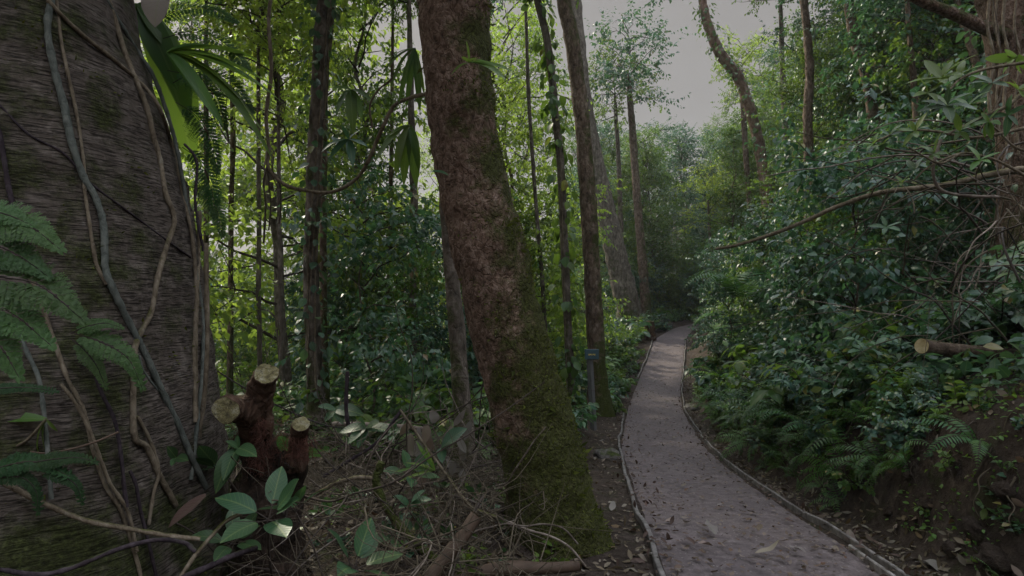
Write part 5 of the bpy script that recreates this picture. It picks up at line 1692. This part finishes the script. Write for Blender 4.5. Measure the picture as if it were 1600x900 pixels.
for q, (px, w) in enumerate([(1548, 4), (1560, 3), (1572, 4), (1590, 3)]):
    vine(f"{('thick', 'hair-thin', 'mossy', 'wavy')[q]} aerial root hanging on the top right tree", [(px, -20, 5.6), (px - 5, 40, 5.6), (px + 4, 90, 5.6), (px - 3, 150, 5.6), (px + 2, 200 + q * 14, 5.6)], w, "vine_brown", d=5.6, name="aerial_root", group="aerial roots on the top right tree", cat="root")
# bright fern and big leaves by the log
for (px, py, d, k, s, m, lab) in [(1130, 570, 12.6, 0, 1.2, "fern_bright", "bright yellow-green fern at the right edge of the path"), (1158, 618, 8.8, 0, .9, None, "pale feathery fern on the bank opposite the sign"), (1250, 590, 6.2, 1, .9, None, "dark arching fern on the slope left of the cut log"), (1160, 420, 13, 2, .9, None, "silvery palm fronds on the slope below the bare branch's tip")]:
    x = (px - 800) / F * d
    o = FE[k].place((x, d, float(ground(x, d)) if k < 2 else at(px, py + 60, d)[2]), px, s, lab, "fern" if k < 2 else "palm", None, (0, 0), M[m] if m else None)
    ALL.pop(); o["label"] = lab
    if "group" in o: del o["group"]
strap_plant("broad_leaf_plant", "plant with broad hanging leaves under the cut log on the slope", (1452, 566), 4.35, [(1450, 592, -.1, .3), (1475, 586, -.1, .4), (1425, 598, -.1, .5), (1505, 585, -.1, .4)], M["leaf_shrub"], wr=.2, shape=BIG)

# ------------------------------------------------------------------ labels that single things out
LAND = {"sign post": (925, 600), "cut log on the slope": (1500, 545), "path's far bend": (1075, 500), "leaning mossy trunk": (820, 620), "sawn stump": (410, 650), "giant vine-draped trunk": (300, 400), "bare jutting branch": (1250, 350), "crooked reddish tree": (1170, 180), "looping liana": (560, 270), "top right tree": (1580, 60), "nearest edging board": (1330, 850), "peeled cut pole": (720, 840), "bent mossy branch": (610, 790)}
ORD = ["", "second ", "third ", "fourth ", "fifth ", "sixth ", "seventh ", "eighth ", "ninth ", "tenth ", "eleventh ", "twelfth ", "thirteenth ", "fourteenth ", "fifteenth ", "sixteenth ", "seventeenth ", "eighteenth ", "nineteenth ", "twentieth "]
bk = {}
for (o, look, cat, group) in ALL:
    q = project(np.array(o.location) + np.array([0, 0, .2 if cat in ("seedling", "leaf", "branch", "stem") else .5 * o.scale[2] if cat != "tree" else 1.5]))
    lm = min(LAND, key=lambda k: (LAND[k][0] - q[0]) ** 2 + (LAND[k][1] - q[1]) ** 2)
    bk.setdefault((look, lm), []).append(((LAND[lm][0] - q[0]) ** 2 + (LAND[lm][1] - q[1]) ** 2, o))
for (look, lm), v in bk.items():
    v.sort(key=lambda t: t[0])
    for i, (_, o) in enumerate(v):
        lb = f"{look}, {ORD[i]}nearest the {lm}" if i < 20 else f"{look}, beyond the twenty nearest the {lm}"
        if len(lb.split()) > 15:
            sh = look
            for cut in (" in the ", " on the ", " left of", " along the", " behind", " up the", " among", " higher up", " at the ", " lying", " beyond", " dangling", " hanging"):
                sh = sh.split(cut)[0]
            lb = lb.replace(look, sh)
        o["label"] = lb

# ------------------------------------------------------------------ the damp air
m, nt, out = mat_new("haze")
pv = nt.nodes.new("ShaderNodeVolumePrincipled")
pv.inputs["Color"].default_value = (.93, .96, 1, 1); pv.inputs["Density"].default_value = .0009; pv.inputs["Anisotropy"].default_value = .3
nt.links.new(pv.outputs[0], out.inputs["Volume"])
mb = MB(); box(mb, (0, 45, 12), 306, 306, 50)
hz_ = tag(mb.build("haze", m, smooth=False), kind="stuff")

# ------------------------------------------------------------------ light
SUN_EL, SUN_AZ = R(40), R(-40)      # azimuth from +Y (view direction) towards +X
w = bpy.data.worlds.new("World"); sc.world = w; w.use_nodes = True
nt = w.node_tree; nt.nodes.clear()
out = nt.nodes.new("ShaderNodeOutputWorld"); bg = nt.nodes.new("ShaderNodeBackground")
sky = nt.nodes.new("ShaderNodeTexSky"); sky.sky_type = "NISHITA"; sky.sun_disc = False
sky.sun_elevation = SUN_EL; sky.sun_rotation = SUN_AZ; sky.air_density = 1.0; sky.dust_density = 3.0
tc = nt.nodes.new("ShaderNodeTexCoord")
cl = noise(nt, tc.outputs["Generated"], 2.5, 6, .6)
sz = nt.nodes.new("ShaderNodeSeparateXYZ"); nt.links.new(tc.outputs["Generated"], sz.inputs[0])
# overcast: pale haze low down, the cloud brighter towards the zenith
hi = smooth_range(nt, sz.outputs[2], .49, .7)
cloud = mix(nt, hi, ramp(nt, cl, [(.3, (2.6, 2.42, 2.22)), (.7, (2.9, 2.7, 2.5))]), ramp(nt, cl, [(.3, (22, 23.5, 27)), (.7, (29, 30.5, 34))]))
skyc = mix(nt, .92, sky.outputs[0], cloud)
nt.links.new(skyc, bg.inputs[0]); bg.inputs[1].default_value = .1
nt.links.new(bg.outputs[0], out.inputs[0])
sl = bpy.data.lights.new("sun", "SUN"); so = bpy.data.objects.new("sun", sl); COL.objects.link(so)
sl.energy = 5.0; sl.angle = R(3); sl.color = (1.0, .92, .74)
sd_ = Vector((math.sin(SUN_AZ) * math.cos(SUN_EL), math.cos(SUN_AZ) * math.cos(SUN_EL), math.sin(SUN_EL)))
so.rotation_euler = (-sd_).to_track_quat("-Z", "Y").to_euler()

sc.view_settings.view_transform = "Standard"
sc.view_settings.look = "None"
sc.view_settings.exposure = 0.12
sc.view_settings.gamma = 1
cy = sc.cycles
cy.max_bounces = 6; cy.diffuse_bounces = 3; cy.glossy_bounces = 2; cy.transmission_bounces = 3; cy.transparent_max_bounces = 4
cy.caustics_reflective = False; cy.caustics_refractive = False
cy.use_denoising = True
cy.volume_bounces = 0
